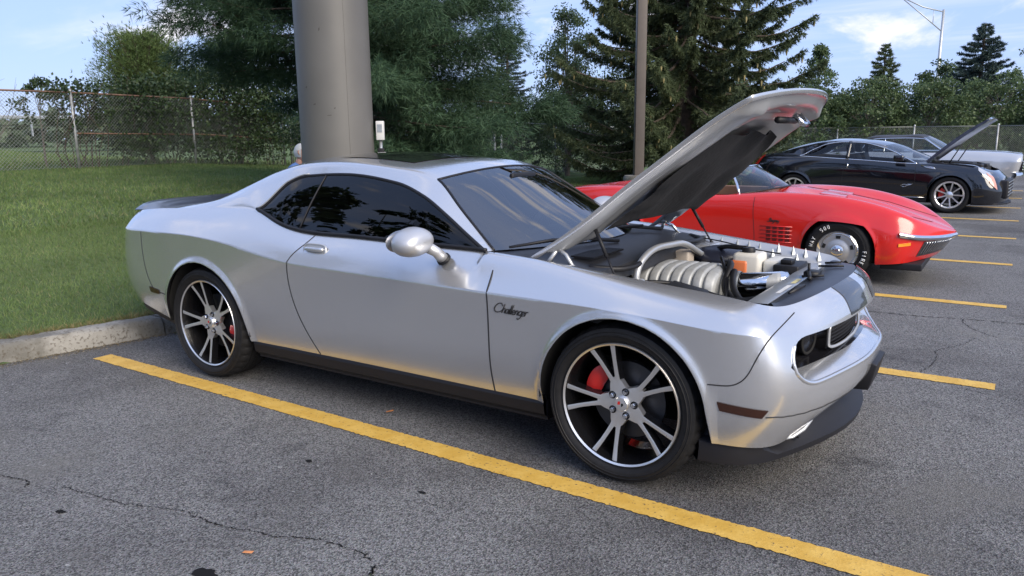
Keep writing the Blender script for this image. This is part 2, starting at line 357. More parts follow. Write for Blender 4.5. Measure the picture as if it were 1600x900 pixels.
# kerb stones
kp = []; prof = [(0, -.02), (.006, .06), (.014, .112), (.034, .134), (.07, .140), (.19, .138), (.192, .02)]
yy = np.unique(np.r_[np.linspace(-30, -4, 30), np.linspace(-4, 2, 90), np.linspace(2, 29.6, 60)])
joints = [-9.0, -6.2, -3.35, -.42, 2.5, 5.4, 8.3, 11.2, 14.1, 17, 20, 23, 26]
gk_ = np.random.default_rng(3)
def kerb_run(y0, y1):
    ys = np.unique(np.r_[y0, yy[(yy > y0) & (yy < y1)], y1]); rows_ = []
    for y in ys:
        x = kx(y); j = gk_.normal(0, .0035, (len(prof), 2)); rows_.append([(x-a+j[i, 0], y, h+j[i, 1]*(h > 0.01)) for i, (a, h) in enumerate(prof)])
    m = MB().grid(np.array(rows_)); k = len(prof); m.add(rows_[0], [tuple(range(k))[::-1]]); m.add(rows_[-1], [tuple(range(k))]); return m
kerb = tag(empty('kerb', (-4.3, 0, 0)), kind='structure')
for a, b_ in zip([-30]+joints, joints+[29.6]):
    o = kerb_run(a+.008, b_-.008).build('kerb_stone', CONC, kerb, angle=45, merge=1e-5); o.location = (4.3, 0, 0)
# dry litter and weeds in the gutter
lit = []; gl_ = np.random.default_rng(5); n = 5200
ys = gl_.uniform(-6, 0.4, n); off = np.abs(gl_.normal(0, .045, n)); xs_ = kx(ys)+.004+off; c = np.stack([xs_, ys, .002+gl_.random(n)*.006*(off < .05)], 1)
def shards(c, l, w, d, g):
    n = len(c); s = np.cross(d, g.normal(0, 1, (n, 3))); s /= np.linalg.norm(s, axis=1)[:, None]+1e-9; l = np.broadcast_to(l, n)[:, None]; w = np.broadcast_to(w, n)[:, None]
    V = np.stack([c-s*w/2, c+s*w/2, c+d*l], 1).reshape(-1, 3); return V, np.arange(3*n).reshape(-1, 3)
d = gl_.normal(0, 1, (n, 3))*np.array([1, 1, .15]); d /= np.linalg.norm(d, axis=1)[:, None]
def island(name, cols, rough=.7, spec=.3, sheen=0.0, trans=0.0):
    def f(nt, b, N, L):
        g = N('ShaderNodeNewGeometry'); r = N('ShaderNodeValToRGB'); L(g.outputs['Random Per Island'], r.inputs[0]); e = r.color_ramp.elements
        for i, cc in enumerate(cols):
            p_ = i/(len(cols)-1)
            if i == 0: e[0].position = 0; e[0].color = (*cc, 1)
            elif i == len(cols)-1: e[len(e)-1].position = 1; e[len(e)-1].color = (*cc, 1)
            else: x = e.new(p_); x.color = (*cc, 1)
        t = N('ShaderNodeTexCoord'); n_ = N('ShaderNodeTexNoise', Scale=.6, Detail=4); L(t.outputs['Object'], n_.inputs['Vector'])
        c2 = mixc(nt, N, L, rng_(nt, N, L, n_.outputs[0], .3, .7), (.70, .72, .66), (1.15, 1.12, 1.05)); c3 = mixc(nt, N, L, 1.0, r.outputs[0], c2, 'MULTIPLY')
        L(c3, b.inputs['Base Color']); b.inputs['Roughness'].default_value = rough; b.inputs['Specular IOR Level'].default_value = spec
        if trans > 0:
            tr = N('ShaderNodeBsdfTranslucent'); L(c3, tr.inputs[0]); mx = N('ShaderNodeMixShader'); mx.inputs[0].default_value = trans; o = [q for q in nt.nodes if q.type == 'OUTPUT_MATERIAL'][0]
            L(b.outputs[0], mx.inputs[1]); L(tr.outputs[0], mx.inputs[2]); L(mx.outputs[0], o.inputs[0])
    return node_mat(name, f)
V, F = shards(c, gl_.uniform(.006, .02, n), gl_.uniform(.002, .008, n), d, gl_)
tag(np_mesh('gutter_litter', V, F, island('dry_litter', [(.10, .075, .045), (.22, .17, .10), (.05, .04, .03), (.30, .26, .19)])), 'dry leaf litter and grit lying along the kerb gutter', 'litter', kind='stuff')
# two orange scraps and fallen leaves
LEAFO = mat('orange_scrap', (.55, .22, .08), .8)
for i, (x, y, a) in enumerate([(-.933, -2.221, .4), (-1.50, -.80, 1.0)]):
    MB().add([(-.022, -.006, .004), (.02, -.008, .006), (.024, .004, .010), (-.018, .008, .005)], [(0, 1, 2, 3)]).build('leaf_scrap', LEAFO, None, smooth=False); o = bpy.data.objects['leaf_scrap' if i == 0 else 'leaf_scrap.001']; o.location = (x, y, .002); o.rotation_euler = (0, 0, a)
    tag(o, ['small orange scrap lying on the near asphalt', 'small orange scrap lying beside the coupe sill'][i], 'litter')
# ---- lawn grass
def blades(n, xr, yr, h, w, g, lean=.35, mask=None):
    x = g.uniform(*xr, n); y = g.uniform(*yr, n); k = x < kx(y)-.185
    if mask is not None: k &= mask(x, y)
    x, y = x[k], y[k]; n = len(x); z = lawn_z(x, y)-.005; c = np.stack([x, y, z], 1); d = np.stack([g.normal(0, lean, n), g.normal(0, lean, n), np.ones(n)], 1); d /= np.linalg.norm(d, axis=1)[:, None]
    return shards(c, g.uniform(h*.55, h*1.25, n), w*g.uniform(.7, 1.4, n), d, g)
gg = np.random.default_rng(11); parts = [blades(235000, (-9.5, -4.0), (-5.5, 6.5), .046, .0042, gg, .55), blades(110000, (-18.5, -9), (-7, 14), .075, .013, gg, .5), blades(60000, (-9.5, -3.9), (6.5, 18), .07, .011, gg, .5), blades(60000, (-60, -18.8), (-20, 24), .22, .035, gg, .5)]
Vs, Fs, b0 = [], [], 0
for V, F in parts: Vs.append(V); Fs.append(F+b0); b0 += len(V)
GRASS = island('lawn_grass', [(.092, .155, .046), (.128, .20, .065), (.175, .24, .095), (.105, .175, .054), (.25, .25, .14)], .65, .25, trans=.25)
tag(np_mesh('lawn_grass', np.vstack(Vs), np.vstack(Fs), GRASS), 'mown green lawn behind the kerb running to the fence', 'grass', kind='stuff')
# scruffy straw along the kerb edge
ys = gg.uniform(-6, .6, 9000); xs_ = kx(ys)-.185-np.abs(gg.normal(0, .07, 9000)); c = np.stack([xs_, ys, np.full(9000, .13)], 1); d = np.stack([gg.normal(0, .8, 9000), gg.normal(0, .8, 9000), np.abs(gg.normal(.5, .3, 9000))], 1); d /= np.linalg.norm(d, axis=1)[:, None]
V, F = shards(c, gg.uniform(.03, .08, 9000), .005, d, gg); tag(np_mesh('dry_grass', V, F, island('dry_grass', [(.20, .16, .08), (.12, .13, .05), (.28, .22, .12)])), 'dry straw coloured grass fringe along the kerb top', 'grass', kind='stuff')
# a weed in the crack
wd = empty('weed', (-.40, -2.13, 0)); n = 60; c = np.stack([gg.normal(0, .03, n), gg.normal(0, .012, n), np.zeros(n)], 1); d = np.stack([gg.normal(0, .8, n), gg.normal(0, .8, n), np.abs(gg.normal(.6, .3, n))], 1); d /= np.linalg.norm(d, axis=1)[:, None]
V, F = shards(c, gg.uniform(.015, .05, n), .004, d, gg); tag(np_mesh('blades', V, F, GRASS, wd), kind='stuff'); tag(wd, 'tiny green weed growing in the front asphalt crack', 'weed')
# ------------------------------------------------------------------ the silver coupe in front
SILVER = mat('silver_metallic_paint', (0.62, 0.625, 0.635), 0.24, 0.76, coat=1.0, var=0.012, vscale=900, crough=0.03)
SILVER_IN = mat('silver_bare_inner_paint', (0.46, 0.47, 0.48), 0.38, 0.55, coat=0.4)
SEAM = mat('panel_gap', (0.012, 0.012, 0.014), 0.8)
GLOSSBLK = mat('gloss_black', (0.008, 0.008, 0.010), 0.12, coat=0.6)
SATIN = mat('satin_black', (0.013, 0.013, 0.016), 0.5, spec=0.3)
STRIPE = mat('graphite_stripe', (0.06, 0.062, 0.066), 0.25, 0.5, coat=0.8)
WSG = glass('windshield_glass', (0.42, 0.47, 0.47), 2.6); TINT = glass('tinted_glass', (0.10, 0.11, 0.12)); CLEAR = glass('lens_glass', (0.85, 0.88, 0.9))
coupe = tag(empty('parked_car', (-1.47, 0, 0)), 'silver two-door muscle coupe with black sport wheels and a raised hood, nearest the camera', 'car', 'cars parked in the lot')
OFF = Vector((1.47, 0, 0))
def cpart(o): o.location = OFF; return o    # car coordinates have the front axle at x = 0
XR = -2.946
ARCH = [(0.0, 0.372, 0.402), (XR, 0.372, 0.406)]
sk = [-3.36, -3.1, -2.946, -2.8, -2.6, -2.35, -2.2, -2.1, -1.75, -1.2, -0.7, -0.4, 0, 0.25, 0.45]
def rail(wz, front, rear):
    d = {k: (k, *v) for k, v in zip(sk, wz)}
    for k, v in zip((0.6, 0.75, 0.95, 1.2, 1.5), front): d[k] = v
    for k, v in zip((-3.6, -3.8, -3.95, -4.15, -4.5), rear): d[k] = v
    return d
R0 = rail([(.912,.345),(.905,.322),(.905,.315),(.903,.308),(.898,.303),(.896,.30),(.895,.30),(.895,.30),(.894,.30),(.894,.30),(.895,.30),(.897,.30),(.91,.295),(.91,.285),(.905,.278)],
          [(.59,.855,.275),(.67,.735,.28),(.745,.5,.33),(.80,.25,.365),(.81,0,.37)], [(-3.620,.895,.39),(-3.875,.83,.42),(-3.975,.70,.43),(-4.045,.4,.42),(-4.065,0,.42)])
R0b = rail([(.938,.47),(.935,.45),(.935,.44),(.934,.43),(.932,.43),(.93,.43),(.929,.43),(.929,.43),(.929,.43),(.929,.43),(.93,.43),(.933,.43),(.938,.42),(.938,.41),(.932,.40)],
          [(.622,.882,.40),(.735,.745,.41),(.822,.5,.43),(.88,.25,.45),(.892,0,.46)], [(-3.640,.918,.49),(-3.915,.85,.50),(-4.045,.70,.51),(-4.105,.4,.51),(-4.125,0,.51)])
R1 = rail([(.952,.66),(.953,.64),(.954,.63),(.954,.62),(.952,.61),(.947,.60),(.945,.60),(.944,.60),(.943,.60),(.943,.60),(.945,.59),(.948,.59),(.955,.575),(.951,.56),(.94,.55)],
          [(.632,.888,.535),(.742,.745,.53),(.82,.5,.53),(.885,.25,.54),(.902,0,.545)], [(-3.650,.93,.67),(-3.945,.865,.68),(-4.085,.70,.69),(-4.145,.4,.69),(-4.165,0,.69)])
R2 = rail([(.957,.948),(.962,.947),(.964,.942),(.965,.932),(.964,.912),(.961,.876),(.959,.856),(.958,.848),(.956,.836),(.955,.826),(.956,.815),(.958,.811),(.962,.802),(.957,.786),(.937,.770)],
          [(.60,.875,.757),(.672,.74,.742),(.77,.5,.752),(.835,.25,.77),(.853,0,.778)], [(-3.640,.925,.945),(-3.905,.862,.935),(-4.025,.70,.93),(-4.075,.4,.93),(-4.085,0,.93)])
R2b = rail([(.880,1.026),(.877,1.031),(.876,1.031),(.872,1.030),(.870,1.020),(.889,.969),(.896,.943),(.896,.933),(.895,.924),(.893,.915),(.889,.904),(.894,.888),(.909,.858),(.908,.834),(.897,.813)],
          [(.578,.845,.797),(.648,.725,.775),(.757,.5,.782),(.822,.25,.798),(.842,0,.805)], [(-3.630,.862,1.013),(-3.895,.812,.995),(-4.005,.685,.987),(-4.055,.4,.987),(-4.075,0,.99)])
R3 = rail([(.795,1.092),(.785,1.104),(.777,1.110),(.768,1.118),(.765,1.118),(.808,1.052),(.823,1.020),(.824,1.008),(.825,1.002),(.822,.993),(.812,.982),(.820,.955),(.846,.903),(.848,.872),(.843,.847)],
          [(.555,.795,.83),(.63,.69,.805),(.735,.5,.818),(.80,.25,.838),(.82,0,.848)], [(-3.620,.79,1.076),(-3.865,.752,1.052),(-3.965,.66,1.040),(-4.015,.4,1.040),(-4.035,0,1.042)])
RG = rail([(.74,1.10),(.74,1.11),(.74,1.12),(.74,1.12),(.74,1.12),(.76,1.06),(.77,1.03),(.77,1.02),(.77,1.01),(.77,1.0),(.757,.972),(.755,.951),(.755,.912),(.753,.89),(.748,.868)],
          [(.545,.735,.853),(.61,.655,.838),(.69,.5,.858),(.745,.25,.878),(.765,0,.886)], [(-3.620,.74,1.08),(-3.825,.70,1.06),(-3.935,.6,1.045),(-3.985,.4,1.045),(-4.005,0,1.047)])
SH = Shell([R0, R0b, R1, R2, R2b, R3, RG], [(0, 3), (3, 6)], ARCH)
SHr = Shell([R0, R0b, R1, R2, R2b, R3], [(0, 3), (3, 5)], ARCH)
U = sorted(set(round(float(u), 4) for u in [*np.linspace(-4.5, -3.36, 26), *np.linspace(-2.53, -0.41, 60), *arch_cols(0, .402), *arch_cols(XR, .406), *np.linspace(.42, 1.5, 44), -0.79, -3.36,
     *np.linspace(-2.7, -2.3, 18)]))
U = [u for i, u in enumerate(U) if i == 0 or u-U[i-1] > 8e-4]
U = np.array(U); iA = int(np.argmin(abs(U+0.79))); iR = int(np.argmin(abs(U+3.36)))
def rows(v0, n1=26, n2=16, top=5.0):
    a = v0+(3-v0)*np.linspace(0, 1, n1)**1.25; a = np.r_[a[:-1], [3-.05*(3-v0), 3-.02*(3-v0)], [3.0]]; a = np.unique(np.round(a, 6))
    while len(a) < n1+2: a = np.insert(a, 1, (a[0]+a[1])/2)
    b = np.r_[3.05, 3.12, np.linspace(3.25, top, n2)]
    return np.r_[a, b]
# opening of the front mask: rail-coordinate bounds (lower edge .. upper edge)
def mouth(u):
    e, r = 0.715, 0.11
    if u <= e: return 2.42, 2.42
    t = min((u-e)/r, 1.0); k = math.sqrt(max(1-(1-t)**2, 0)); return 2.42-0.40*k, 2.42+0.50*k
cols = []
for u in U:
    S = SH if u >= -0.79 else SHr; vb, vt = mouth(u); v = rows(S.v0(u, 2.9), top=6.0 if u >= -0.79 else 5.0)
    if u > 0.45:
        lo = np.linspace(0, vb, 20); up = np.r_[np.linspace(vt, 2.97, 8), 3.0, 3.03, 3.12, np.linspace(3.25, 6, 16)]; v = np.r_[lo, up]
    cols.append((u, S, v, S.section(u, v)))
bodyR = MB(); doorR = MB(); bumpF = MB(); bumpR = MB()
def in_poly(x, z, poly):
    c = False; n = len(poly)
    for i in range(n):
        x1, z1 = poly[i]; x2, z2 = poly[i-1]
        if (z1 > z) != (z2 > z) and x < (x2-x1)*(z-z1)/(z2-z1)+x1: c = not c
    return c
DOOR = [(-0.745, 1.0), (-0.70, 0.90), (-0.692, 0.614), (-0.694, 0.20), (-1.92, 0.20), (-1.934, 0.331), (-2.07, 0.58), (-2.109, 0.768), (-2.086, 0.883), (-2.0, 1.02)]
FASC = [(0.38, .541), (.45, .545), (.50, .553), (.535, .575), (.575, .65), (.615, .74), (.66, .83), (0.72, 0.90), (1.2, .9), (1.2, 0), (.38, 0)]
RFAS = [(-3.60, .965), (-3.62, .93), (-3.60, .80), (-3.545, .60), (-3.50, .545), (-3.37, .52), (-3.30, .50), (-3.30, 0), (-4.4, 0), (-4.4, .93)]
def emit(pt, sgn):
    parts = {'b': MB(), 'd': MB(), 'f': MB(), 'r': MB()}
    for i in range(len(cols)-1):
        (ua, Sa, va, A), (ub, Sb, vb_, B) = cols[i], cols[i+1]
        if len(va) != len(vb_): continue
        n = len(va)
        for j in range(n-1):
            if ua > 0.45 and j == 19 and (mouth(ub)[1]-mouth(ub)[0]) > 1e-6: continue
            q = np.array([A[j], B[j], B[j+1], A[j+1]]); c = q.mean(0)
            k = 'd' if in_poly(c[0], c[2], DOOR) else 'f' if in_poly(c[0], c[2], FASC) else 'r' if in_poly(c[0], c[2], RFAS) else 'b'
            q[:, 1] *= sgn; parts[k].add(q if sgn < 0 else q[::-1], [(0, 1, 2, 3)])
    return parts
# columns on each side of a change of row count have to meet: bridge with equal positions
fix = []
for i in range(len(cols)):
    if i and len(cols[i][2]) != len(cols[i-1][2]):
        u, S, v, P = cols[i-1]; S2 = cols[i][1]; u2 = u
        if cols[i][0] > 0.45 and u <= 0.45 or (u < -0.79):
            nv = len(cols[i][2])
            if u < -0.79: pass
            lo = np.linspace(0, 2.42, 20); up = np.r_[np.linspace(2.42, 2.97, 8), 3.0, 3.03, 3.12, np.linspace(3.25, 6, 16)]
            if cols[i][0] > 0.45: fix.append((i, (u, S, np.r_[lo, up], S.section(u, np.r_[lo, up]))))
    fix_done = True
for i, c in reversed(fix): cols.insert(i, c)
pr = emit(cols, -1); pl = emit(cols, 1)
# ---- greenhouse
gk = [-.79, -.95, -1.10, -1.28, -1.5, -1.9, -2.23, -2.37, -2.56, -2.75, -2.95, -3.15, -3.36][::-1]
G4 = pchip(gk, np.array([(.808,.988),(.772,1.075),(.735,1.157),(.692,1.243),(.655,1.306),(.636,1.344),(.645,1.328),(.668,1.283),(.764,1.122),(.715,1.185),(.72,1.16),(.735,1.127),(.765,1.096)])[::-1])
G5 = cspline(gk, np.array([(.752,.984),(.700,1.098),(.645,1.203),(.578,1.322),(.588,1.372),(.598,1.402),(.60,1.398),(.60,1.382),(.602,1.338),(.605,1.278),(.61,1.210),(.62,1.145),(.64,1.096)])[::-1])
G6 = cspline(gk, np.array([(-.47,.99),(-.68,1.108),(-.905,1.225),(-1.20,1.375),(-1.46,1.415),(-1.89,1.445),(-2.23,1.444),(-2.38,1.435),(-2.60,1.402),(-2.80,1.335),(-3.02,1.255),(-3.22,1.18),(-3.42,1.105)])[::-1])
roofU = U[iR:iA+1]
NA, NB, NC = 9, 7, 22
def ghouse(u):
    p3 = SHr.R[5](u)[0]; w4, z4 = G4(u)[0]; w5, z5 = G5(u)[0]; x6, z6 = G6(u)[0]
    if -2.56 < u < -0.8 and z4 < p3[2]+.004: w4, z4 = p3[1]-.002, p3[2]+.004
    p4 = np.array([u, w4, z4]); p5 = np.array([u, w5, z5]); rows_ = []
    for t in np.linspace(0, 1, NA): q = p3*(1-t)+p4*t; q[1] += 0.012*4*t*(1-t)*min(1, abs(z4-p3[2])*4); rows_.append(q)
    for t in np.linspace(0, 1, NB)[1:]: rows_.append(p4*(1-t)+p5*t)
    for s in (1-(1-np.linspace(0, 1, NC))**1.0)[1:]: rows_.append(np.array([x6+(u-x6)*(1-s)**2, w5*(1-s), z6-(z6-z5)*(1-s)**2]))
    return np.array(rows_)
GH = np.array([ghouse(u) for u in roofU])
# soften the turn from pillar to roof
for _ in range(2):
    H = GH.copy(); a, b = NA+1, NA+NB+3
    for i, u in enumerate(roofU):
        if u < -1.30: H[i, a:b] = (GH[i, a-1:b-1]+2*GH[i, a:b]+GH[i, a+1:b+1])/4
    GH = H
def gface(i, j):
    u = (roofU[i]+roofU[i+1])/2
    if j < NA-1: return 'glass' if u > -2.56 else 'b'
    if j < NA+NB-2: return 'b'
    if u > -1.28: return 'ws'
    if -3.30 < u < -2.58 and j > NA+NB-2: return 'rw'
    return 'b'
gp = {}
for sgn in (-1, 1):
    for k in ('b', 'ws', 'rw', 'glass'): gp[(k, sgn)] = MB()
    for i in range(len(roofU)-1):
        for j in range(GH.shape[1]-1):
            q = np.array([GH[i, j], GH[i+1, j], GH[i+1, j+1], GH[i, j+1]]); q[:, 1] *= sgn
            gp[(gface(i, j), sgn)].add(q if sgn < 0 else q[::-1], [(0, 1, 2, 3)])
def merged(*ms):
    m = MB()
    for x in ms: m.add(x.v, x.f)
    return m
# trunk deck
dk = []
for t in np.linspace(0, 1, 14):
    row = []
    for s in np.linspace(-1, 1, 31):
        back = np.array([-4.0-.03*(1-abs(s)**2)+.14*abs(s)**4, 0.75*s, 1.046]); fr = np.array([-3.36-.06*(1-s*s), 0.785*s, 1.094+.008*(1-s*s)])
        q = back*(1-t)+fr*t; q[2] += .012*math.sin(math.pi*t)*(1-s*s); row.append(q)
    dk.append(row)
deck = MB().grid(np.array(dk))
body = cpart(merged(pr['b'], pl['b'], gp[('b', -1)], gp[('b', 1)]).build('body', SILVER, coupe, merge=2e-4, angle=50))
cpart(deck.build('trunk_lid', SILVER, coupe))
cpart(merged(pr['f'], pl['f']).build('front_bumper', SILVER, coupe, merge=2e-4, angle=50)); fb = bpy.data.objects['front_bumper']
cpart(merged(pr['r'], pl['r']).build('rear_bumper', SILVER, coupe, merge=2e-4, angle=50)); rb = bpy.data.objects['rear_bumper']
cpart(merged(gp[('ws', -1)], gp[('ws', 1)]).build('windshield', WSG, coupe, merge=2e-4))
cpart(merged(gp[('rw', -1)], gp[('rw', 1)]).build('rear_window', TINT, coupe, merge=2e-4))
for sgn, pp in ((-1, pr), (1, pl)):
    d = cpart(pp['d'].build('door', SILVER, coupe, merge=2e-4, angle=50))
    cpart(gp[('glass', sgn)].build('side_window', TINT, coupe, merge=2e-4))
    # door handle: recessed cup with a chrome-silver bar
    hp = SHr.locate([(-1.93+.0*i, .925) for i in range(1)], -3.7, .9, 0, 5)[0][0]
    h = MB(); c = np.array([-1.925, (hp[1]+.004)*sgn, .925]); ring = []
    for k in range(28):
        a = 2*math.pi*k/28; ring.append(c+np.array([.088*np.sign(math.cos(a))*abs(math.cos(a))**.5, -sgn*.30*.026*np.sign(math.sin(a))*abs(math.sin(a))**.6, .030*np.sign(math.sin(a))*abs(math.sin(a))**.6]))
    h.tube(ring, .006, 6, closed=True); hb = MB()
    hb.tube([c+np.array([x, sgn*(.012-.01*(x/.08)**2), .004]) for x in np.linspace(-.075, .075, 11)], [.008]+[.014]*9+[.008], 8)
    o = hb.build('door_handle', SILVER, d); h.build('handle_rim', SILVER_IN, d)
    cup = MB().add([c+np.array([0, sgn*.003, 0])]+[r+np.array([0, sgn*.001, 0]) for r in ring], [(0, k+1, (k+1) % 28+1) for k in range(28)]); cup.build('handle_cup', SILVER_IN, d)
    # mirror
    m = MB(); prof = [(-.0, .0), (.035, .012), (.065, .04), (.078, .075), (.080, .11), (.074, .13), (.0, .135)]
    mm = empty('mirror', OFF, 0, coupe)
    V = []; nU, nV = 20, 12
    for a in range(nU):
        for b in range(nV+1):
            th = 2*math.pi*a/nU; ph = math.pi*b/nV
            sx = -math.cos(ph); rr = math.sin(ph)**.62
            x = .10*sx if sx > 0 else .078*sx
            V.append((-1.065+x, sgn*(1.058+.125*math.cos(th)*rr+(.02*sx)), 1.047+.072*math.sin(th)*rr-.006*math.cos(th)))
    F = [(a*(nV+1)+b, a*(nV+1)+b+1, ((a+1) % nU)*(nV+1)+b+1, ((a+1) % nU)*(nV+1)+b) for a in range(nU) for b in range(nV)]
    MB().add(V, F).build('mirror_housing', mat('mirror_cap_silver', (.50, .505, .52), .40, .55, coat=.35, crough=.2), mm, merge=1e-4, recalc=True)
    MB().tube([(-1.04, sgn*.985, 1.02), (-1.01, sgn*.935, .985), (-.995, sgn*.90, .945)], [.030, .027, .031], 14).build('mirror_stalk', MATS['mirror_cap_silver'], mm)
    MB().tube([(-.996, sgn*.903, .952), (-.994, sgn*.893, .940)], [.036, .038], 14).build('mirror_gasket', BLACK, mm)
    gl = MB(); gl.add([(-1.138, sgn*(1.058+.105*math.cos(a)), 1.045+.055*math.sin(a)) for a in np.linspace(0, 2*math.pi, 24, endpoint=False)], [tuple(range(24))]); gl.build('mirror_glass', CHROME, mm)
    # black trim round the side glass
    bt = MB(); path = [GH[i, 0] for i in range(len(roofU)) if roofU[i] > -2.565]; path2 = [GH[i, NA-1] for i in range(len(roofU)) if roofU[i] > -2.565]
    lower = np.array(path); upper = np.array(path2)
    for pth, r, up_ in ((lower, .011, .008), (upper, .010, -.008)):
        P = np.array(pth).copy(); P[:, 2] += up_; P[:, 1] += .003; P[:, 1] *= sgn; bt.tube(P, r, 8)
    cpart(bt.build('window_trim', BLACK, coupe))
    ck = MB(); P = upper.copy(); k = (upper[:, 0] < -2.2); P = P[k]
    P = np.vstack([P]); P[:, 2] += .006; P[:, 1] += .008; P[:, 1] *= sgn; ck.tube(P, .005, 6); cpart(ck.build('window_moulding', SILVER_IN, coupe))
    # division bar between door glass and quarter glass
    i1 = int(np.argmin(abs(roofU+2.12))); A_ = GH[i1, 0].copy(); i2 = int(np.argmin(abs(roofU+2.06))); B_ = GH[i2, NA-1].copy()
    D = MB(); pts = [A_*(1-t)+B_*t+np.array([0, .013*4*t*(1-t)+.002, 0]) for t in np.linspace(0, 1, 9)]; pts = [p*np.array([1, sgn, 1]) for p in pts]; D.tube(pts, .005, 6); cpart(D.build('window_divider', SATIN, coupe))
    # windscreen black surround
    wsb = MB(); P = np.array([GH[i, NA+NB-2] for i in range(len(roofU)) if roofU[i] >= -1.285]); P[:, 1] -= .004; P[:, 2] += .001; P[:, 1] *= sgn; wsb.tube(P, .008, 6)
    it = int(np.argmin(abs(roofU+1.28))); P = GH[it, NA+NB-2:].copy(); P[:, 1] *= sgn; P[:, 2] += .0; wsb.tube(P, .007, 6); cpart(wsb.build('windshield_seal', BLACK, coupe))
    # panel gaps
    cpart(SHr.strip(MB(), smooth_poly([(-1.975, 1.015), (-2.02, .955), (-2.086, .883), (-2.109, .768), (-2.07, .58), (-1.99, .42), (-1.934, .305)], 50), .006, .0015, sgn).build('panel_gap', SEAM, coupe))
    cpart(SHr.strip(MB(), smooth_poly([(-.745, .985), (-.712, .935), (-.697, .86), (-.692, .614), (-.694, .302)], 50), .007, .0015, sgn).build('panel_gap', SEAM, coupe))
    cpart(SHr.strip(MB(), smooth_poly([(.40, .543), (.45, .545), (.50, .553), (.535, .575), (.575, .65), (.615, .74), (.655, .812)], 50), .005, .0015, sgn).build('panel_gap', SEAM, coupe))
    cpart(SHr.strip(MB(), smooth_poly([(-3.60, .935), (-3.60, .80), (-3.545, .60), (-3.50, .545), (-3.40, .525), (-3.36, .52)], 50), .005, .0015, sgn).build('panel_gap', SEAM, coupe))
    # side markers
    for quad in ([(.44, .475), (.635, .455), (.612, .420), (.452, .437)], [(-3.56, .558), (-3.43, .545), (-3.43, .515), (-3.545, .518)]):
        A_, B_, C_, D_ = [np.array(q) for q in quad]; g_ = []
        for t in np.linspace(0, 1, 9):
            pt = [tuple((A_*(1-t)+B_*t)*(1-k)+(D_*(1-t)+C_*t)*k) for k in np.linspace(0, 1, 5)]
            g_.append([(l[0]+l[1]*.004)*np.array([1, sgn, 1]) for l in SHr.locate(pt, -3.7, .9, 0, 5)])
        cpart(MB().grid(np.array(g_)).build('side_marker', mat('smoked_amber_lens', (.035, .012, .006), .12, coat=.5), coupe))
    # black sill and arch liners
    sl = MB(); sec = [(.896, .304), (.902, .288), (.892, .235), (.85, .20), (.6, .20)]
    sl.grid(np.array([[(x, sgn*w, z) for w, z in sec] for x in np.linspace(-2.53, -.41, 8)])); sl.box(-2.53, -.41, min(sgn*.3, sgn*.86), max(sgn*.3, sgn*.86), .195, .30)
    cpart(sl.build('side_skirt', SATIN, coupe, angle=30))
    for xc in (0, XR):
        ln = MB(); R_ = .418
        ln.lathe([(R_, .55), (R_, .93)] if sgn > 0 else [(R_, -.93), (R_, -.55)], 32, 'y', (xc, 0, .372), -math.pi*.53, math.pi*.53)
        ln.lathe([(.02, .55*sgn), (R_, .55*sgn)], 32, 'y', (xc, 0, .372), -math.pi*.53, math.pi*.53)
        cpart(ln.build('wheel_arch_liner', DARK, coupe))
        # rolled lip of the arch
        lip = [];
        for a in np.linspace(-math.pi*.5, math.pi*.5, 41):
            R2_ = .402 if xc == 0 else .406; x = xc+R2_*math.sin(a); z = .372+R2_*math.cos(a); lip.append((x, z))
        L = SHr.locate(lip, -3.7, .9, 0, 5); P = np.array([l[0] for l in L]); P[:, 1] = P[:, 1]-.004; P[:, 1] *= sgn
        lp = MB(); Q = P.copy(); Q[:, 1] -= sgn*.025; Q[:, 0] = xc+(Q[:, 0]-xc)*1.03; Q[:, 2] = .372+(Q[:, 2]-.372)*1.03; lp.grid(np.stack([P, Q], 1)); cpart(lp.build('arch_lip', SATIN, coupe))
# underside
ub = MB(); ub.box(-3.9, .62, -.55, .55, .20, .34); ub.box(-2.5, -.42, -.86, .86, .22, .33); ub.box(-3.9, -3.4, -.78, .78, .36, .7); cpart(ub.build('underbody', DARK, coupe, smooth=False))
rv = []
for P in ([(-3.36, .905, .350), (-3.61, .885, .392), (-3.86, .82, .423), (-3.96, .69, .433), (-4.03, .4, .424), (-4.05, 0, .424)],): rv = smooth_poly(P, 24)
for sgn in (-1, 1):
    cpart(MB().grid(np.array([[(q[0], sgn*q[1], q[2]), (q[0]+.01, sgn*(q[1]-.01), q[2]-.05), (q[0]+.05, sgn*max(q[1]-.06, 0), q[2]-.10)] for q in rv])).build('rear_valance', SATIN, coupe))
# sunroof
sr = []
for u in np.linspace(-2.18, -1.58, 12):
    i = int(np.argmin(abs(roofU-u))); w5, z5 = G5(u)[0]; x6, z6 = G6(u)[0]; sr.append([(x6+(u-x6)*(w/w5)**2, w, z6-(z6-z5)*(w/w5)**2+.004) for w in np.linspace(-.43, .43, 17)])
cpart(MB().grid(np.array(sr)).build('sunroof', GLOSSBLK, coupe))
# rear spoiler
sp = []
for s in np.linspace(-1, 1, 33):
    xo = -.03*(1-s*s)+.10*abs(s)**5; h = .048*(1-abs(s)**8)+.004
    sp.append([(x+xo-.155, .755*s, 1.050+z*h+.014*(x+3.88)/.28) for x, z in ((-3.60, -.15), (-3.68, .35), (-3.80, .85), (-3.87, 1.05), (-3.885, .85), (-3.87, .1), (-3.84, -.3))])
cpart(MB().grid(np.array(sp)).build('spoiler', mat('satin_navy_black', (.022, .024, .034), .28, coat=.5), coupe, angle=60))
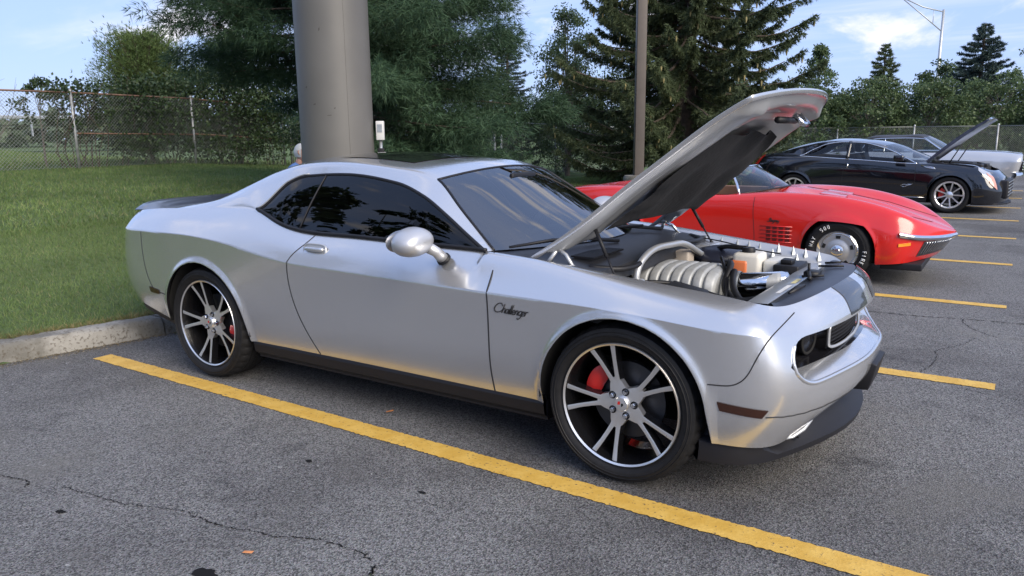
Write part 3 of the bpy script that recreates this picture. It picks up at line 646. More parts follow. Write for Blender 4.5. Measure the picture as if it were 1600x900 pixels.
# interior
it_ = MB(); it_.box(-3.3, -.85, -.74, .74, .34, .40); cpart(it_.build('cabin_floor', BLACK, coupe, smooth=False))
dsh = [];
for s in np.linspace(-1, 1, 17): dsh.append([(-.62+.12*(1-s*s), .76*s, .955), (-.80, .75*s, .99-.01*abs(s)), (-1.05, .73*s, .95), (-1.10, .72*s, .86), (-1.0, .70*s, .55)])
cpart(MB().grid(np.array(dsh)).build('dashboard', SATIN, coupe, angle=40))
def seat(y, x0, par, m):
    s = MB(); s.box(x0-.02, x0+.50, y-.25, y+.25, .42, .60); a = [(x0-.28, .58), (x0-.40, 1.08), (x0-.24, 1.10), (x0-.02, .60)]
    s.prism([(x, y-.24, z) for x, z in a], (0, .48, 0)); s.prism([(x, y-.13, z) for x, z in [(x0-.42, 1.10), (x0-.46, 1.27), (x0-.36, 1.27), (x0-.30, 1.10)]], (0, .26, 0))
    return s.build('seat', m, par, bevel=.035)
for y in (-.38, .38): cpart(seat(y, -1.62, coupe, SATIN))
sw = MB(); cc = np.array([-1.16, .38, .96]); ax = np.array([-.90, 0, .42]); e1 = np.array([0, 1, 0]); e2 = np.cross(ax, e1)
sw.tube([cc+.185*(math.cos(a)*e1+math.sin(a)*e2) for a in np.linspace(0, 2*math.pi, 40, endpoint=False)], .016, 8, closed=True)
for a in (math.pi*.02, math.pi*.98, -math.pi/2): sw.tube([cc, cc+.18*(math.cos(a)*e1+math.sin(a)*e2)], .018, 6)
cpart(sw.build('steering_wheel', mat('grey_leather', (.16, .16, .17), .45), coupe))
rm = MB(); rm.box(-1.10, -1.075, -.13, .13, 1.27, 1.335); cpart(rm.build('rear_view_mirror', BLACK, coupe, bevel=.01))
# ---- wheels (built with the outer face towards -y)
RIMBLK = mat('rim_gloss_black', (0.006, 0.006, 0.007), 0.22, coat=0.5)
CALIPER = mat('red_caliper', (0.55, 0.02, 0.015), 0.35, coat=0.4)
DISC = mat('brake_disc', (0.07, 0.07, 0.075), 0.4, 0.8)
def tyre_mesh(R, Rr, W, blocks=72):
    h = W/2; sw = R-Rr
    prof = [(Rr-.006, -h+.030), (Rr+.012, -h+.016), (Rr+.3*sw, -h+.002), (Rr+.55*sw, -h), (Rr+.8*sw, -h+.012), (R-.012, -h+.030), (R-.004, -h+.044)]
    xs = np.linspace(-h+.055, h-.055, 9); tread = []
    for i in range(8):
        a, b = xs[i], xs[i+1]; tread += [(R, a+.003), (R, b-.003)]
        if i in (1, 3, 4, 6): tread += [(R-.008, b-.002), (R-.008, b+.002)]
    prof += tread; prof += [(r, -y) for r, y in reversed(prof[:7])]
    n = len(prof); m = MB(); seg = blocks*2; vs_ = []; fs = []
    for j in range(seg):
        a = 2*math.pi*(j-.3*(j % 2))/seg; ca, sa = math.cos(a), math.sin(a); cut = (j % 4 == 0)
        for i, (r, y) in enumerate(prof):
            if cut and (5 <= i <= 9 or n-10 <= i <= n-6): r -= .007
            vs_.append((r*sa, y, r*ca))
    for j in range(seg):
        j2 = (j+1) % seg
        for i in range(n-1): fs.append((j*n+i, j*n+i+1, j2*n+i+1, j2*n+i))
    m.add(vs_, fs)
    for rr_, yy in ((Rr+.45*sw, -h-.0005), (Rr+.62*sw, -h+.001)): m.lathe([(rr_-.0025, yy+.001), (rr_, yy-.002), (rr_+.0025, yy+.001)], 72, 'y')
    return m
def sport_wheel(parent, sgn, x, y, z):
    w = empty('wheel', (x+OFF.x, y, z), 0 if sgn < 0 else math.pi, parent)
    R, Rr, W = .37, .283, .275; h = W/2
    tyre_mesh(R, Rr, W).build('tyre', RUBBER, w, angle=40)
    rim = MB(); rim.lathe([(Rr-.009, -h+.016), (Rr-.001, -h+.010), (Rr+.002, -h+.014), (Rr+.002, -h+.03)], 96, 'y'); rim.build('rim_lip', MACH, w, angle=35)
    MB().lathe([(Rr-.009, -h+.016), (Rr-.020, -h+.05), (Rr-.032, 0), (Rr-.03, h-.02), (Rr, h-.01)], 72, 'y').build('rim_barrel', RIMBLK, w)
    yf = -h+.020
    hub = MB()
    # hub star: five lobes
    ring = []; nseg = 100
    for k in range(nseg):
        a = 2*math.pi*k/nseg; ring.append((.100+.024*math.cos(5*(a-math.radians(-20))), a))
    front = [(0, yf+.030, 0)]+[(r*.62*math.sin(a), yf+.028, r*.62*math.cos(a)) for r, a in ring]+[(r*math.sin(a), yf+.030, r*math.cos(a)) for r, a in ring]+[(r*1.02*math.sin(a), yf+.06, r*1.02*math.cos(a)) for r, a in ring]
    F = [(0, 1+(k+1) % nseg, 1+k) for k in range(nseg)]
    for L in (0, 1): F += [(1+L*nseg+k, 1+L*nseg+(k+1) % nseg, 1+(L+1)*nseg+(k+1) % nseg, 1+(L+1)*nseg+k) for k in range(nseg)]
    hub.add(front, F); hub.build('hub', MACH, w, angle=40, recalc=True)
    for k in range(5):
        c = math.radians(-20+72*k)
        for s in (-1, 1):
            path = [(.078, 3.0), (.100, 5.5), (.125, 7.4), (.16, 8.6), (.21, 9.8), (Rr-.008, 11.4)]; wd = [.019, .0145, .0105, .0095, .0095, .0115]
            dep = [.030, .030, .028, .024, .017, .004]; face = []; sides = []
            P = [np.array([r*math.sin(c+s*math.radians(d)), 0, r*math.cos(c+s*math.radians(d))]) for r, d in path]; P = np.array(P); T = np.gradient(P, axis=0); T /= np.linalg.norm(T, axis=1)[:, None]
            N = np.cross(T, (0, 1, 0)); rows_ = []; cap = []
            for i in range(len(P)):
                y0 = yf+dep[i]; a, b = P[i]-N[i]*wd[i], P[i]+N[i]*wd[i]
                cap.append([a+(0, y0, 0), P[i]+(0, y0-.0015, 0), b+(0, y0, 0)])
                rows_.append([a*1.0+(0, y0+.002, 0), a-N[i]*.006+(0, y0+.045, 0), b+N[i]*.006+(0, y0+.045, 0), b+(0, y0+.002, 0)])
            sp_ = MB().grid(np.array(rows_)); spk = sp_.build('spoke', RIMBLK, w, angle=30)
            MB().grid(np.array(cap)).build('spoke_face', MACH, w)
        a = c+math.radians(36); px_, pz_ = .058*math.sin(a), .058*math.cos(a)
        MB().lathe([(.0, yf+.012), (.009, yf+.012), (.0105, yf+.016), (.0105, yf+.03)], 6, 'y', (px_, 0, pz_)).build('lug_nut', CHROME, w, angle=30)
        MB().lathe([(.0105, yf+.0272), (.018, yf+.0270)], 20, 'y', (px_, 0, pz_)).build('lug_recess', RIMBLK, w)
    MB().lathe([(0, yf+.012), (.030, yf+.014), (.034, yf+.019), (.034, yf+.03)], 32, 'y').build('centre_cap', MACH, w, angle=30)
    # emblem on the cap: a red and a black mark
    e = MB(); e.add([(-.014, yf+.0115, .012), (-.003, yf+.0115, .014), (-.003, yf+.0115, -.001), (-.016, yf+.0115, -.003)], [(0, 1, 2, 3)]); e.build('cap_mark', CALIPER, w, smooth=False)
    e = MB(); e.add([(.001, yf+.0115, .004), (.011, yf+.0115, .006), (.012, yf+.0115, -.004), (.003, yf+.0115, -.012)], [(0, 1, 2, 3)]); e.build('cap_mark', GLOSSBLK, w, smooth=False)
    MB().lathe([(.05, -.02), (.178, -.02), (.178, .008), (.05, .008)], 64, 'y').build('brake_disc', DISC, w, angle=30)
    MB().tube([((Rr-.03)*.955, yf+.028, -.11), ((Rr-.03)*.86, yf+.012, -.10)], .004, 8).build('valve_stem', CHROME, w)
    cal = MB(); pts = []
    a0 = math.radians(-62 if x > -1 else 118); prof = []
    for t in np.linspace(-.42, .42, 9):
        a = a0+t*1.0; ro, ri = .205, .125
        e_ = .012*abs(t/.42)**3
        prof.append([((ri+e_)*math.sin(a), -.045, (ri+e_)*math.cos(a)), ((ri+ro)/2*math.sin(a), -.068+e_*2, (ri+ro)/2*math.cos(a)), ((ro-e_)*math.sin(a), -.055, (ro-e_)*math.cos(a)), ((ro-e_)*math.sin(a), .02, (ro-e_)*math.cos(a)), ((ri)*math.sin(a), .02, ri*math.cos(a))])
    co = cal.grid(np.array(prof)).build('brake_caliper', CALIPER, w, angle=50)
    if sgn > 0: co.rotation_euler = (0, 0, 0)
    return w
for sx, xx in ((0, 0.0), (1, XR)):
    for sgn in (-1, 1): sport_wheel(coupe, sgn, xx, sgn*(.948-.1375), .37)
# ---- front mask
um = np.array([u for u in U if u >= .715]); um = np.unique(np.r_[um, .7155, .72, .73, .745, .76, .78])
lowE = np.array([SH.section(u, [mouth(u)[0]])[0] for u in um]); topE = np.array([SH.section(u, [mouth(u)[1]])[0] for u in um])
def both(P): Q = P.copy(); Q[:, 1] *= -1; return Q
bl = MB(); loop = np.vstack([topE[::-1], lowE[1:]]); full = np.vstack([loop*np.array([1, -1, 1]), (loop[::-1])[1:-1]]) ; full = full+np.array([-.004, 0, 0]); nT_ = len(topE); ii = np.arange(len(full)); zmid = np.interp(full[:, 1], lowE[::-1, 1], (lowE[::-1, 2]+topE[::-1, 2])/2); bl.tube(full, np.where(full[:, 2] > .70, .0030, .0100), 10, closed=True)
cpart(bl.build('grille_surround', SILVER, coupe))
for sgn in (-1, 1):
    sc_ = np.array([1, sgn, 1]); shelf = []; wall = []; roof_ = []
    for L, T in zip(lowE, topE):
        k = min(1, np.linalg.norm(T-L)/.2); Li = L+np.array([-.085*k, -.04*k*min(1, L[1]/.5), .040*k]); Ti = T+np.array([-.09*k, -.05*k*min(1, L[1]/.5), .0]); m_ = (L+Li)/2+np.array([0, 0, .006*k])
        shelf.append([L*sc_, m_*sc_, Li*sc_]); roof_.append([T*sc_, Ti*sc_]); wall.append([Li*sc_, (Li+np.array([-.10*k, -.02*k, .02*k]))*sc_, (Li*.5+Ti*.5+np.array([-.12*k, 0, 0]))*sc_, (Ti+np.array([-.10*k, 0, 0]))*sc_, Ti*sc_])
    cpart(MB().grid(np.array(shelf)).build('bumper_shelf', SILVER, coupe)); cpart(MB().grid(np.array(roof_)).build('grille_header', BLACK, coupe)); cpart(MB().grid(np.array(wall)).build('grille_panel', GLOSSBLK, coupe))
    for w_, x_ in ((.60, .60), (.455, .655)):
        hl = empty('headlight', (x_+OFF.x, sgn*w_, .662), sgn*math.radians(12), coupe)
        MB().lathe([(.070, .0), (.070, .03), (.060, .032), (.055, .01), (.03, -.03), (0, -.035)], 36, 'x').build('lamp_bowl', GLOSSBLK, hl, angle=40)
        MB().lathe([(.058, .030), (.064, .036), (.070, .030)], 36, 'x').build('lamp_ring', DARK, hl)
        MB().lathe([(0, .034), (.03, .031), (.058, .02)], 36, 'x').build('lamp_lens', mat('dark_lens', (.01, .01, .012), .25), hl); MB().lathe([(0, .018), (.018, .012), (.026, 0)], 24, 'x').build('lamp_projector', GLOSSBLK, hl)
# grille with its bright frame and mesh
gx = lambda y: .742-.30*y*y
gf = MB(); pr_ = []
for a in np.linspace(0, 2*math.pi, 72, endpoint=False):
    y = .375*np.sign(math.cos(a))*abs(math.cos(a))**.35; z = .662+.062*np.sign(math.sin(a))*abs(math.sin(a))**.35; pr_.append((gx(y)+.05, y, z))
gf.tube(pr_, .0075, 8, closed=True); cpart(gf.build('grille_frame', SILVER_IN, coupe))
gm = MB()
for z in np.arange(.61, .716, .0165): gm.tube([(gx(y)+.035, y, z) for y in np.linspace(-.365, .365, 15)], .003, 5)
for y in np.arange(-.36, .361, .0165): gm.tube([(gx(y)+.035, y, .602), (gx(y)+.035, y, .722)], .003, 5)
tag(cpart(gm.build('grille_mesh', BLACK, coupe)), kind='stuff')
# graphite stripes over the header
for sgn in (-1, 1):
    st = []
    for u in np.linspace(1.13, 1.41, 10):
        P = SH.section(u, np.linspace(2.95, 6, 14)); P[:, 0] += .0015; P[:, 2] += .0018; P[:, 1] *= sgn; st.append(P)
    cpart(MB().grid(np.array(st)).build('header_stripe', STRIPE, coupe))
# chin spoiler
cs = []
for w_ in np.r_[np.linspace(-.72, .72, 41)]:
    xl = .845-.40*w_*w_; k = min(1, (1-abs(w_)/.72)*3)
    cs.append([(xl-.20, w_, .40), (xl-.125, w_, .285+.075*k), (xl-.055, w_, .235+.03*k), (xl-.008, w_, .215+.012*k), (xl+.004, w_, .208+.012*k), (xl-.002, w_, .182+.012*k), (xl-.03, w_, .17), (xl-.3, w_, .17)])
for sgn, lst in ((1, []), (-1, [])):
    for x_, y_ in ((.60, .80), (.53, .87), (.43, .90), (.36, .905)):
        q = [(x_-.06, sgn*(y_-.16), .40), (x_-.03, sgn*(y_-.05), .285), (x_-.005, sgn*(y_-.01), .28), (x_, sgn*(y_), .272), (x_+.002, sgn*(y_+.002), .25), (x_-.004, sgn*(y_-.004), .185+.0*y_), (x_-.02, sgn*(y_-.03), .175), (x_-.2, sgn*(y_-.3), .175)]
        lst.append(q)
    cs = cs+lst if sgn > 0 else lst[::-1]+cs
cpart(MB().grid(np.array(cs)).build('chin_spoiler', SATIN, coupe, angle=35))
dv = MB(); dv.prism([(.62, -.60, .255), (.70, -.60, .25), (.66, -.60, .36), (.60, -.60, .36)], (0, .03, 0)); dv.prism([(.62, .57, .255), (.70, .57, .25), (.66, .57, .36), (.60, .57, .36)], (0, .03, 0)); dv.box(.40, .58, -.70, .70, .25, .42)
cpart(dv.build('lower_intake', BLACK, coupe, smooth=False))
for sgn in (-1, 1): cpart(MB().tube([(.665, sgn*.735, .285), (.695, sgn*.70, .292), (.725, sgn*.64, .312), (.742, sgn*.59, .338), (.748, sgn*.55, .35)], [.003, .007, .008, .006, .003], 8).build('duct_lip', SILVER_IN, coupe))
lb = MB(); lb.prism([(.885, -.13, .505), (.925, -.13, .49), (.895, -.13, .365), (.82, -.13, .36), (.80, -.13, .38)], (0, .26, 0)); cpart(lb.build('plate_bracket', SATIN, coupe, bevel=.006))
for sgn in (-1, 1):
    P = []
    for u in np.linspace(.60, 1.12, 26):
        vv = np.linspace(.2, 1.95, 60); S_ = SH.section(u, vv); zt_ = .425-.012*math.sin((u-.6)*3); j = int(np.argmin(abs(S_[:, 2]-zt_))); q = S_[j]+np.array([.0012, .0012, 0]); P.append(q*np.array([1, sgn, 1]))
    cpart(MB().tube(np.array(P), .0022, 5).build('bumper_seam', SEAM, coupe))
# ---- engine bay
ALU = mat('cast_aluminium', (0.36, 0.37, 0.37), 0.55, 0.3, var=.12, vscale=40)
for sgn in (-1, 1):
    fl = []
    for u in np.r_[np.linspace(-.79, .45, 40), np.linspace(.47, .72, 14)]:
        P = SH.R[6](u)[0]; n_ = np.array([0, -1.0, 0]) if u < .45 else np.array([-min(1, (u-.45)*4)*.8, -1, 0])
        fl.append([P*np.array([1, sgn, 1])+0*n_, (P+n_*.012+(0, 0, -.008))*np.array([1, sgn, 1]), (P+n_*.045+(0, 0, -.022))*np.array([1, sgn, 1]), (P+n_*.13+(0, 0, -.085))*np.array([1, sgn, 1]), (P+n_*.15+(0, 0, -.30))*np.array([1, sgn, 1])])
    cpart(MB().grid(np.array(fl)).build('inner_fender', SILVER_IN, coupe, angle=50))
bay = MB(); bay.box(-.45, .50, -.64, .64, .40, .50); bay.add([(.50, -.64, .45), (.50, .64, .45), (.50, .64, .82), (.50, -.64, .82), (-.42, -.70, .45), (-.42, .70, .45), (-.42, .70, .92), (-.42, -.70, .92)], [(0, 1, 2, 3), (4, 5, 6, 7)])
cpart(bay.build('engine_bay', DARK, coupe, smooth=False))
# studs along the inner fenders
for x_, z_, y_ in [(-.20, .895, .715), (-.10, .89, .715), (-.0, .885, .71), (.07, .878, .71), (.135, .868, .71), (.245, .872, .705), (.33, .862, .70), (.40, .855, .695), (.475, .842, .69), (.225, .845, .655), (.365, .83, .645)]:
    c = MB(); c.lathe([(.016, -.012), (.016, 0), (.012, .012), (0, .052)], 4 if x_ > .2 else 8, 'z', (x_, y_, z_-.012)); cpart(c.build('spike_bolt', STEEL, coupe, smooth=False))
eng = empty('engine', OFF, 0, coupe)
mf = []; nx = 121
for x_ in np.linspace(-.31, .16, nx):
    t = (x_+.31)/.47; ph = (t*8) % 1; rr = 1-.075*math.exp(-((ph-.0)/.10)**2)-.075*math.exp(-((ph-1.0)/.10)**2)+.012*math.sin(math.pi*ph); tap = 1-.12*max(0, t-.85)/.15
    mf.append([(x_, .205*np.sign(math.cos(a))*abs(math.cos(a))**.7*rr*tap, .722+.150*np.sign(math.sin(a))*abs(math.sin(a))**.55*rr*tap) for a in np.linspace(-.25, math.pi+.25, 25)])
mo = MB().grid(np.array(mf)); mo.add([tuple(p) for p in mf[0]], [tuple(range(25))]); mo.add([tuple(p) for p in mf[-1]], [tuple(range(25))[::-1]]); mo.build('intake_manifold', ALU, eng, angle=60)
MB().tube(smooth_poly([(.11, -.01, .76), (.16, -.01, .77), (.22, 0, .785), (.32, .02, .795), (.42, .06, .80)], 16), [.085, .075]+[.052]*14, 20).build('throttle_body', ALU, eng)
MB().tube(smooth_poly([(.20, 0, .785), (.32, .02, .795), (.44, .10, .80)], 12), .056, 20).build('intake_tube', CHROME, eng)
MB().lathe([(.062, -.014), (.066, 0), (.062, .014)], 24, 'x', (.225, 0, .788)).build('hose_clamp', STEEL, eng)
MB().tube(smooth_poly([(-.15, -.44, .80), (-.148, -.42, .90), (-.142, -.36, .945), (-.125, -.05, .972), (-.115, .05, .968), (-.095, .36, .865), (-.09, .44, .84)], 40), .017, 12).build('strut_brace', SILVER_IN, eng)
ct = MB(); ct.box(.12, .27, .22, .38, .74, .91); ct.build('coolant_tank', mat('milky_plastic', (.62, .60, .55), .4), eng, bevel=.022)
ct = MB(); ct.box(.115, .205, .212, .388, .75, .872); ct.build('coolant', mat('orange_coolant', (.62, .17, .06), .35), eng, bevel=.015)
MB().lathe([(0, .028), (.032, .028), (.036, .02), (.036, 0)], 20, 'z', (.19, .29, .908)).build('tank_cap', BLACK, eng, angle=30)
ct = MB(); ct.box(.275, .40, .26, .46, .72, .875); ct.build('washer_tank', mat('white_plastic', (.66, .66, .63), .4), eng, bevel=.02)
bx_ = MB(); bx_.box(.345, .475, .20, .42, .76, .865); bx_.build('fuse_box', BLACK, eng, bevel=.008); bx_ = MB(); bx_.box(.37, .43, .25, .33, .865, .888); bx_.build('fuse_box_cap', BLACK, eng, bevel=.006)
bx_ = MB(); bx_.prism([(.0, -.56, .80), (.02, -.56, .845), (.19, -.56, .815), (.21, -.56, .78)], (0, .20, 0)); bx_.build('relay_box', BLACK, eng, bevel=.006)
V = []; dm = MB(); dm.lathe([(.16, 0), (.155, .02), (.12, .045), (.06, .06), (0, .063)], 32, 'z', (-.02, .47, .845)); dm.lathe([(.16, 0), (.16, -.2)], 32, 'z', (-.02, .47, .845)); dm.build('air_box', mat('dark_blue_plastic', (.02, .023, .04), .35), eng)
for y0_, y1_, zz in ((.47, .16, 0), (-.62, .12, -.035)):
    st_ = MB(); st_.prism([(-.22, y0_, .80+zz), (-.20, y0_, .895+zz), (-.08, y0_, .905+zz), (-.02, y0_, .80+zz)], (0, y1_, 0)); st_.build('strut_tower', SILVER_IN, eng, bevel=.012)
for nm, P, r in (('radiator_hose', [(.12, .11, .86), (.16, .06, .88), (.19, -.06, .85), (.20, -.12, .77), (.27, -.14, .73), (.36, -.10, .74)], .018), ('vent_hose', [(-.02, .42, .90), (.06, .34, .925), (.12, .30, .93), (.18, .30, .93)], .013),
                 ('wiring_loom', [(.10, .10, .90), (.16, -.02, .86), (.21, -.13, .80), (.22, -.2, .70)], .009), ('wiring_loom', [(-.30, -.52, .80), (-.12, -.50, .84), (.1, -.3, .80), (.28, -.28, .76), (.45, -.25, .78)], .012),
                 ('hood_cable', [(-.22, .70, .915), (-.05, .66, .90), (.10, .60, .885), (.30, .55, .872)], .004), ('coolant_hose', [(.22, -.05, .86), (.25, -.16, .80), (.32, -.22, .74), (.44, -.25, .72)], .016), ('fuel_line', [(-.30, -.24, .86), (-.26, -.24, .80), (-.22, -.26, .74)], .010)):
    MB().tube(smooth_poly(P, 28), r, 8).build(nm, CHROME if nm == 'fuel_line' else BLACK, eng)
for (x0, x1, y0, y1, z0, z1, nm, m_) in ((-.30, -.12, .20, .30, .70, .90, 'ignition_coil', mat('bare_casting', (.38, .33, .28), .6)), (.02, .10, -.33, -.22, .62, .74, 'valve_cover', BLACK), (.28, .46, -.20, -.06, .60, .72, 'alternator', STEEL), (.24, .40, -.45, -.28, .55, .73, 'airbox_lower', BLACK)):
    b_ = MB(); b_.box(x0, x1, y0, y1, z0, z1); b_.build(nm, m_, eng, bevel=.012)
# radiator support with stickers, and the black cover behind the header
rs = []
for y in np.linspace(-.60, .60, 25):
    xo = .03*(1-(y/.6)**2); z_ = .823+.02*(1-(y/.6)**2); rs.append([(.435+xo, y, z_-.05), (.438+xo, y, z_), (.445+xo, y, z_+.004), (.535+xo, y, z_+.006), (.54+xo, y, z_-.02)])
sup = cpart(MB().grid(np.array(rs)).build('radiator_support', SILVER_IN, coupe, angle=40))
def sticker(y0, y1, m_, xa=.458, xb=.520):
    g = []
    for y in np.linspace(y0, y1, 5):
        xo = .03*(1-(y/.6)**2); z_ = .823+.02*(1-(y/.6)**2); g.append([(x+xo, y, z_+.0025+.006*(x-.468)/.067) for x in (xa, xb)])
    MB().grid(np.array(g)).build('label', m_, sup)
WHT = mat('sticker_white', (.72, .72, .70), .5); sticker(-.40, -.22, WHT); sticker(-.17, -.05, mat('sticker_yellow', (.75, .66, .30), .5)); sticker(-.02, .05, mat('sticker_blue', (.35, .5, .7), .5)); sticker(.12, .24, WHT); sticker(.30, .36, mat('sticker_grey', (.4, .4, .42), .5), .485, .515)
sh = []
ug = np.linspace(.70, 1.5, 26); edge = np.array([SH.R[6](u)[0] for u in ug]); edge = np.vstack([edge*np.array([1, -1, 1]), edge[::-1][1:]])
for P in edge:
    y = np.clip(P[1], -.60, .60); xo = .03*(1-(y/.6)**2); z_ = .829+.02*(1-(y/.6)**2); a = np.array([.537+xo, y, z_]); sh.append([a*(1-t)+(P+(-.004, 0, -.006))*t+np.array([0, 0, .012*math.sin(math.pi*t)]) for t in np.linspace(0, 1, 7)])
shd = cpart(MB().grid(np.array(sh)).build('radiator_cover', mat('navy_black_plastic', (.022, .024, .034), .38, var=.15), coupe))
for P0, P1 in (((.56, -.10, .872), (.66, -.10, .885)), ((.57, .22, .875), (.69, .22, .885)), ((.57, .38, .868), (.65, .38, .878))): MB().tube([P0, P1], .006, 6).build('cover_rib', SATIN, shd)
lt = MB(); lt.box(.555, .62, -.045, .045, .862, .885); lt.tube([(.575, -.02, .87), (.573, -.02, .925)], .007, 8); lt.tube([(.575, -.02, .882), (.60, -.12, .878), (.61, -.17, .876)], .010, 8); lt.build('hood_catch', BLACK, shd, bevel=None)
hk = MB(); hk.tube([(.585, -.44, .853), (.60, -.36, .862), (.615, -.29, .866)], [.006, .014, .006], 8); hk.build('release_handle', BLACK, shd)
# cowl, wipers
cw = []
for s in np.linspace(-1, 1, 25):
    xb = -.47-.30*s*s*abs(s)**.3; cw.append([(xb-.02, .755*s, .985-.01*s*s), (xb+.10, .755*s, .968), (-.24-.0*s, .75*s, .935-.012*s*s), (-.20, .75*s, .925), (-.19, .75*s, .86)])
cow = cpart(MB().grid(np.array(cw)).build('cowl', mat('cowl_plastic', (.02, .021, .025), .45, var=.15, vscale=25), coupe, angle=40))
for i in range(22):
    y = -.60+.0155*i; MB().box(-.43, -.30, y, y+.007, .957, .966).build('cowl_slat', BLACK, cow, smooth=False)
MB().tube(smooth_poly([(-.30, -.66, .93), (-.19, -.58, .915), (-.17, -.2, .94), (-.17, .2, .945), (-.18, .55, .93), (-.28, .66, .93)], 40), .014, 8).build('cowl_seal', BLACK, cow)
for y0 in (-.42, .18):
    wp = empty('wiper', OFF, 0, coupe); MB().tube([(-.40, y0+.30, .985), (-.50, y0+.10, 1.012), (-.62, y0-.14, 1.018)], [.012, .009, .007], 8).build('wiper_arm', BLACK, wp)
    MB().tube([(-.46+.0, y0+.16, 1.016), (-.585, y0-.10, 1.022), (-.70, y0-.32, 1.006)], [.008, .010, .007], 6).build('wiper_blade', BLACK, wp)
# ---- raised hood
Eh = smooth_poly([(-.59, .962), (-.34, 1.130), (-.12, 1.306), (.08, 1.457), (.265, 1.594), (.395, 1.676), (.52, 1.735), (.60, 1.757), (.68, 1.748)], 300)
aL = np.r_[0, np.cumsum(np.linalg.norm(np.diff(Eh, axis=0), axis=1))]; nT = np.gradient(Eh, axis=0); nT /= np.linalg.norm(nT, axis=1)[:, None]; nN = np.stack([-nT[:, 1], nT[:, 0]], 1)
def hoodpt(s, t, off=0.0):
    k = 1-t*t; a0 = .30*(1-abs(t)**5); a = a0+(1.27+.125*k**.8-a0)*s; x, z = np.interp(a, aL, Eh[:, 0]), np.interp(a, aL, Eh[:, 1]); nx_, nz_ = np.interp(a, aL, nN[:, 0]), np.interp(a, aL, nN[:, 1])
    c = .055*math.sin(math.pi*min(max(s, 0), 1)**.9)*k+.018*math.exp(-((abs(t)-.45)/.18)**2)*math.sin(math.pi*min(s*.9+.1, 1)) + off
    return np.array([x+nx_*c, (.725-.05*s)*t, z+nz_*c])
Sg = np.linspace(0, 1, 46); Tg = np.r_[-1, -.985, np.linspace(-.96, .96, 45), .985, 1]
hood = cpart(MB().grid(np.array([[hoodpt(s, t) for t in Tg] for s in Sg])).build('hood', SILVER, coupe))
hood.location = OFF
# folded rim and inner frame
per = [(0, t) for t in Tg]+[(s, 1) for s in Sg[1:]]+[(1, t) for t in Tg[::-1][1:]]+[(s, -1) for s in Sg[::-1][1:-1]]
rim_ = []
for s, t in per: a = hoodpt(s, t); rim_.append([a, hoodpt(s, t, -.012), hoodpt(min(max(s, .012), .988), t*.985, -.022)])
rim_.append(rim_[0]); MB().grid(np.array(rim_)).build('hood_hem', SILVER, hood, angle=60)
def inner(s, t):
    e = min(s/.05, (1-s)/.06, (1-abs(t))/.06); e = min(max(e, 0), 1); e = e*e*(3-2*e)
    rib = .016*math.exp(-((abs(t)-.80)/.05)**2)+.014*math.exp(-((s-.80)/.03)**2)*(abs(t) < .75)+.010*math.exp(-((s-.93)/.025)**2)
    return -.018-(.045-.015*max(0, (s-.72)/.28))*e-rib*e
MB().grid(np.array([[hoodpt(.010+.98*s, .985*t, inner(s, t)) for t in np.linspace(-1, 1, 61)] for s in np.linspace(0, 1, 70)])).build('hood_inner_panel', SILVER_IN, hood)
pad = []
for s in np.linspace(0, 1, 30):
    ss = .10+.60*s; hw = (.83+.03*math.sin(9*s+1)+.02*math.sin(23*s))*(1-.25*max(0, .12-s)/.12)*(1-.30*max(0, s-.72)/.28)
    pad.append([hoodpt(ss, hw*t, -.094-.016*math.sin(7*t+3*s)*math.sin(5*s)-.050*max(0, 1-abs(t)**5)*math.sin(math.pi*min(1, .15+.85*s))) for t in np.linspace(-1, 1, 31)])
MB().grid(np.array(pad)).build('insulation_pad', mat('insulation_felt', (.014, .014, .016), .95, bump=.4, bscale=40), hood)
sk_ = MB(); a, b = hoodpt(.88, -.07, -.09), hoodpt(.88, .07, -.09); a2, b2 = hoodpt(.90, -.07, -.145), hoodpt(.90, .07, -.145); sk_.tube([a, a2, b2, b], .013, 8); sk_.build('striker', CHROME, hood)
sb_ = MB(); P = [hoodpt(.835, t, -.098) for t in (-.25, .25)]; sb_.tube([P[0], P[1]], .016, 8); sb_.build('inner_slot', BLACK, hood)
for sgn in (-1, 1):
    for a, b in ((.30, .6), (.50, .72)):
        pass
    hg = MB(); p0 = hoodpt(.04, sgn*.93, -.03); p1 = hoodpt(.14, sgn*.90, -.05); q0 = np.array([-.50, sgn*.715, .935]); q1 = np.array([-.36, sgn*.70, .925])
    hg.tube([p0, q0], .011, 8); hg.tube([p1, p0], .013, 8); hg.tube([p0+(0, 0, -.01), (np.array(p0)+q1)/2+(0, 0, .012), q1], .010, 8)
    hg.lathe([(0, -.014), (.02, -.014), (.02, .014), (0, .014)], 14, 'y', tuple(p0)); hg.lathe([(0, -.01), (.014, -.01), (.014, .01), (0, .01)], 12, 'y', tuple(q1)); cpart(hg.build('hood_hinge', CHROME if sgn > 0 else SILVER_IN, coupe))
    top = hoodpt(.185, sgn*.90, -.065); bot = np.array([-.15, sgn*.675, .895]); mid = top*.42+bot*.58
    su = empty('hood_strut', OFF, 0, coupe); MB().tube([top, mid], .0095, 10).build('strut_body', BLACK, su); MB().tube([mid, bot], .005, 8).build('strut_rod', SATIN, su); MB().lathe([(0, -.014), (.014, 0), (0, .014)], 10, 'z', tuple(bot)).build('strut_joint', BLACK, su)
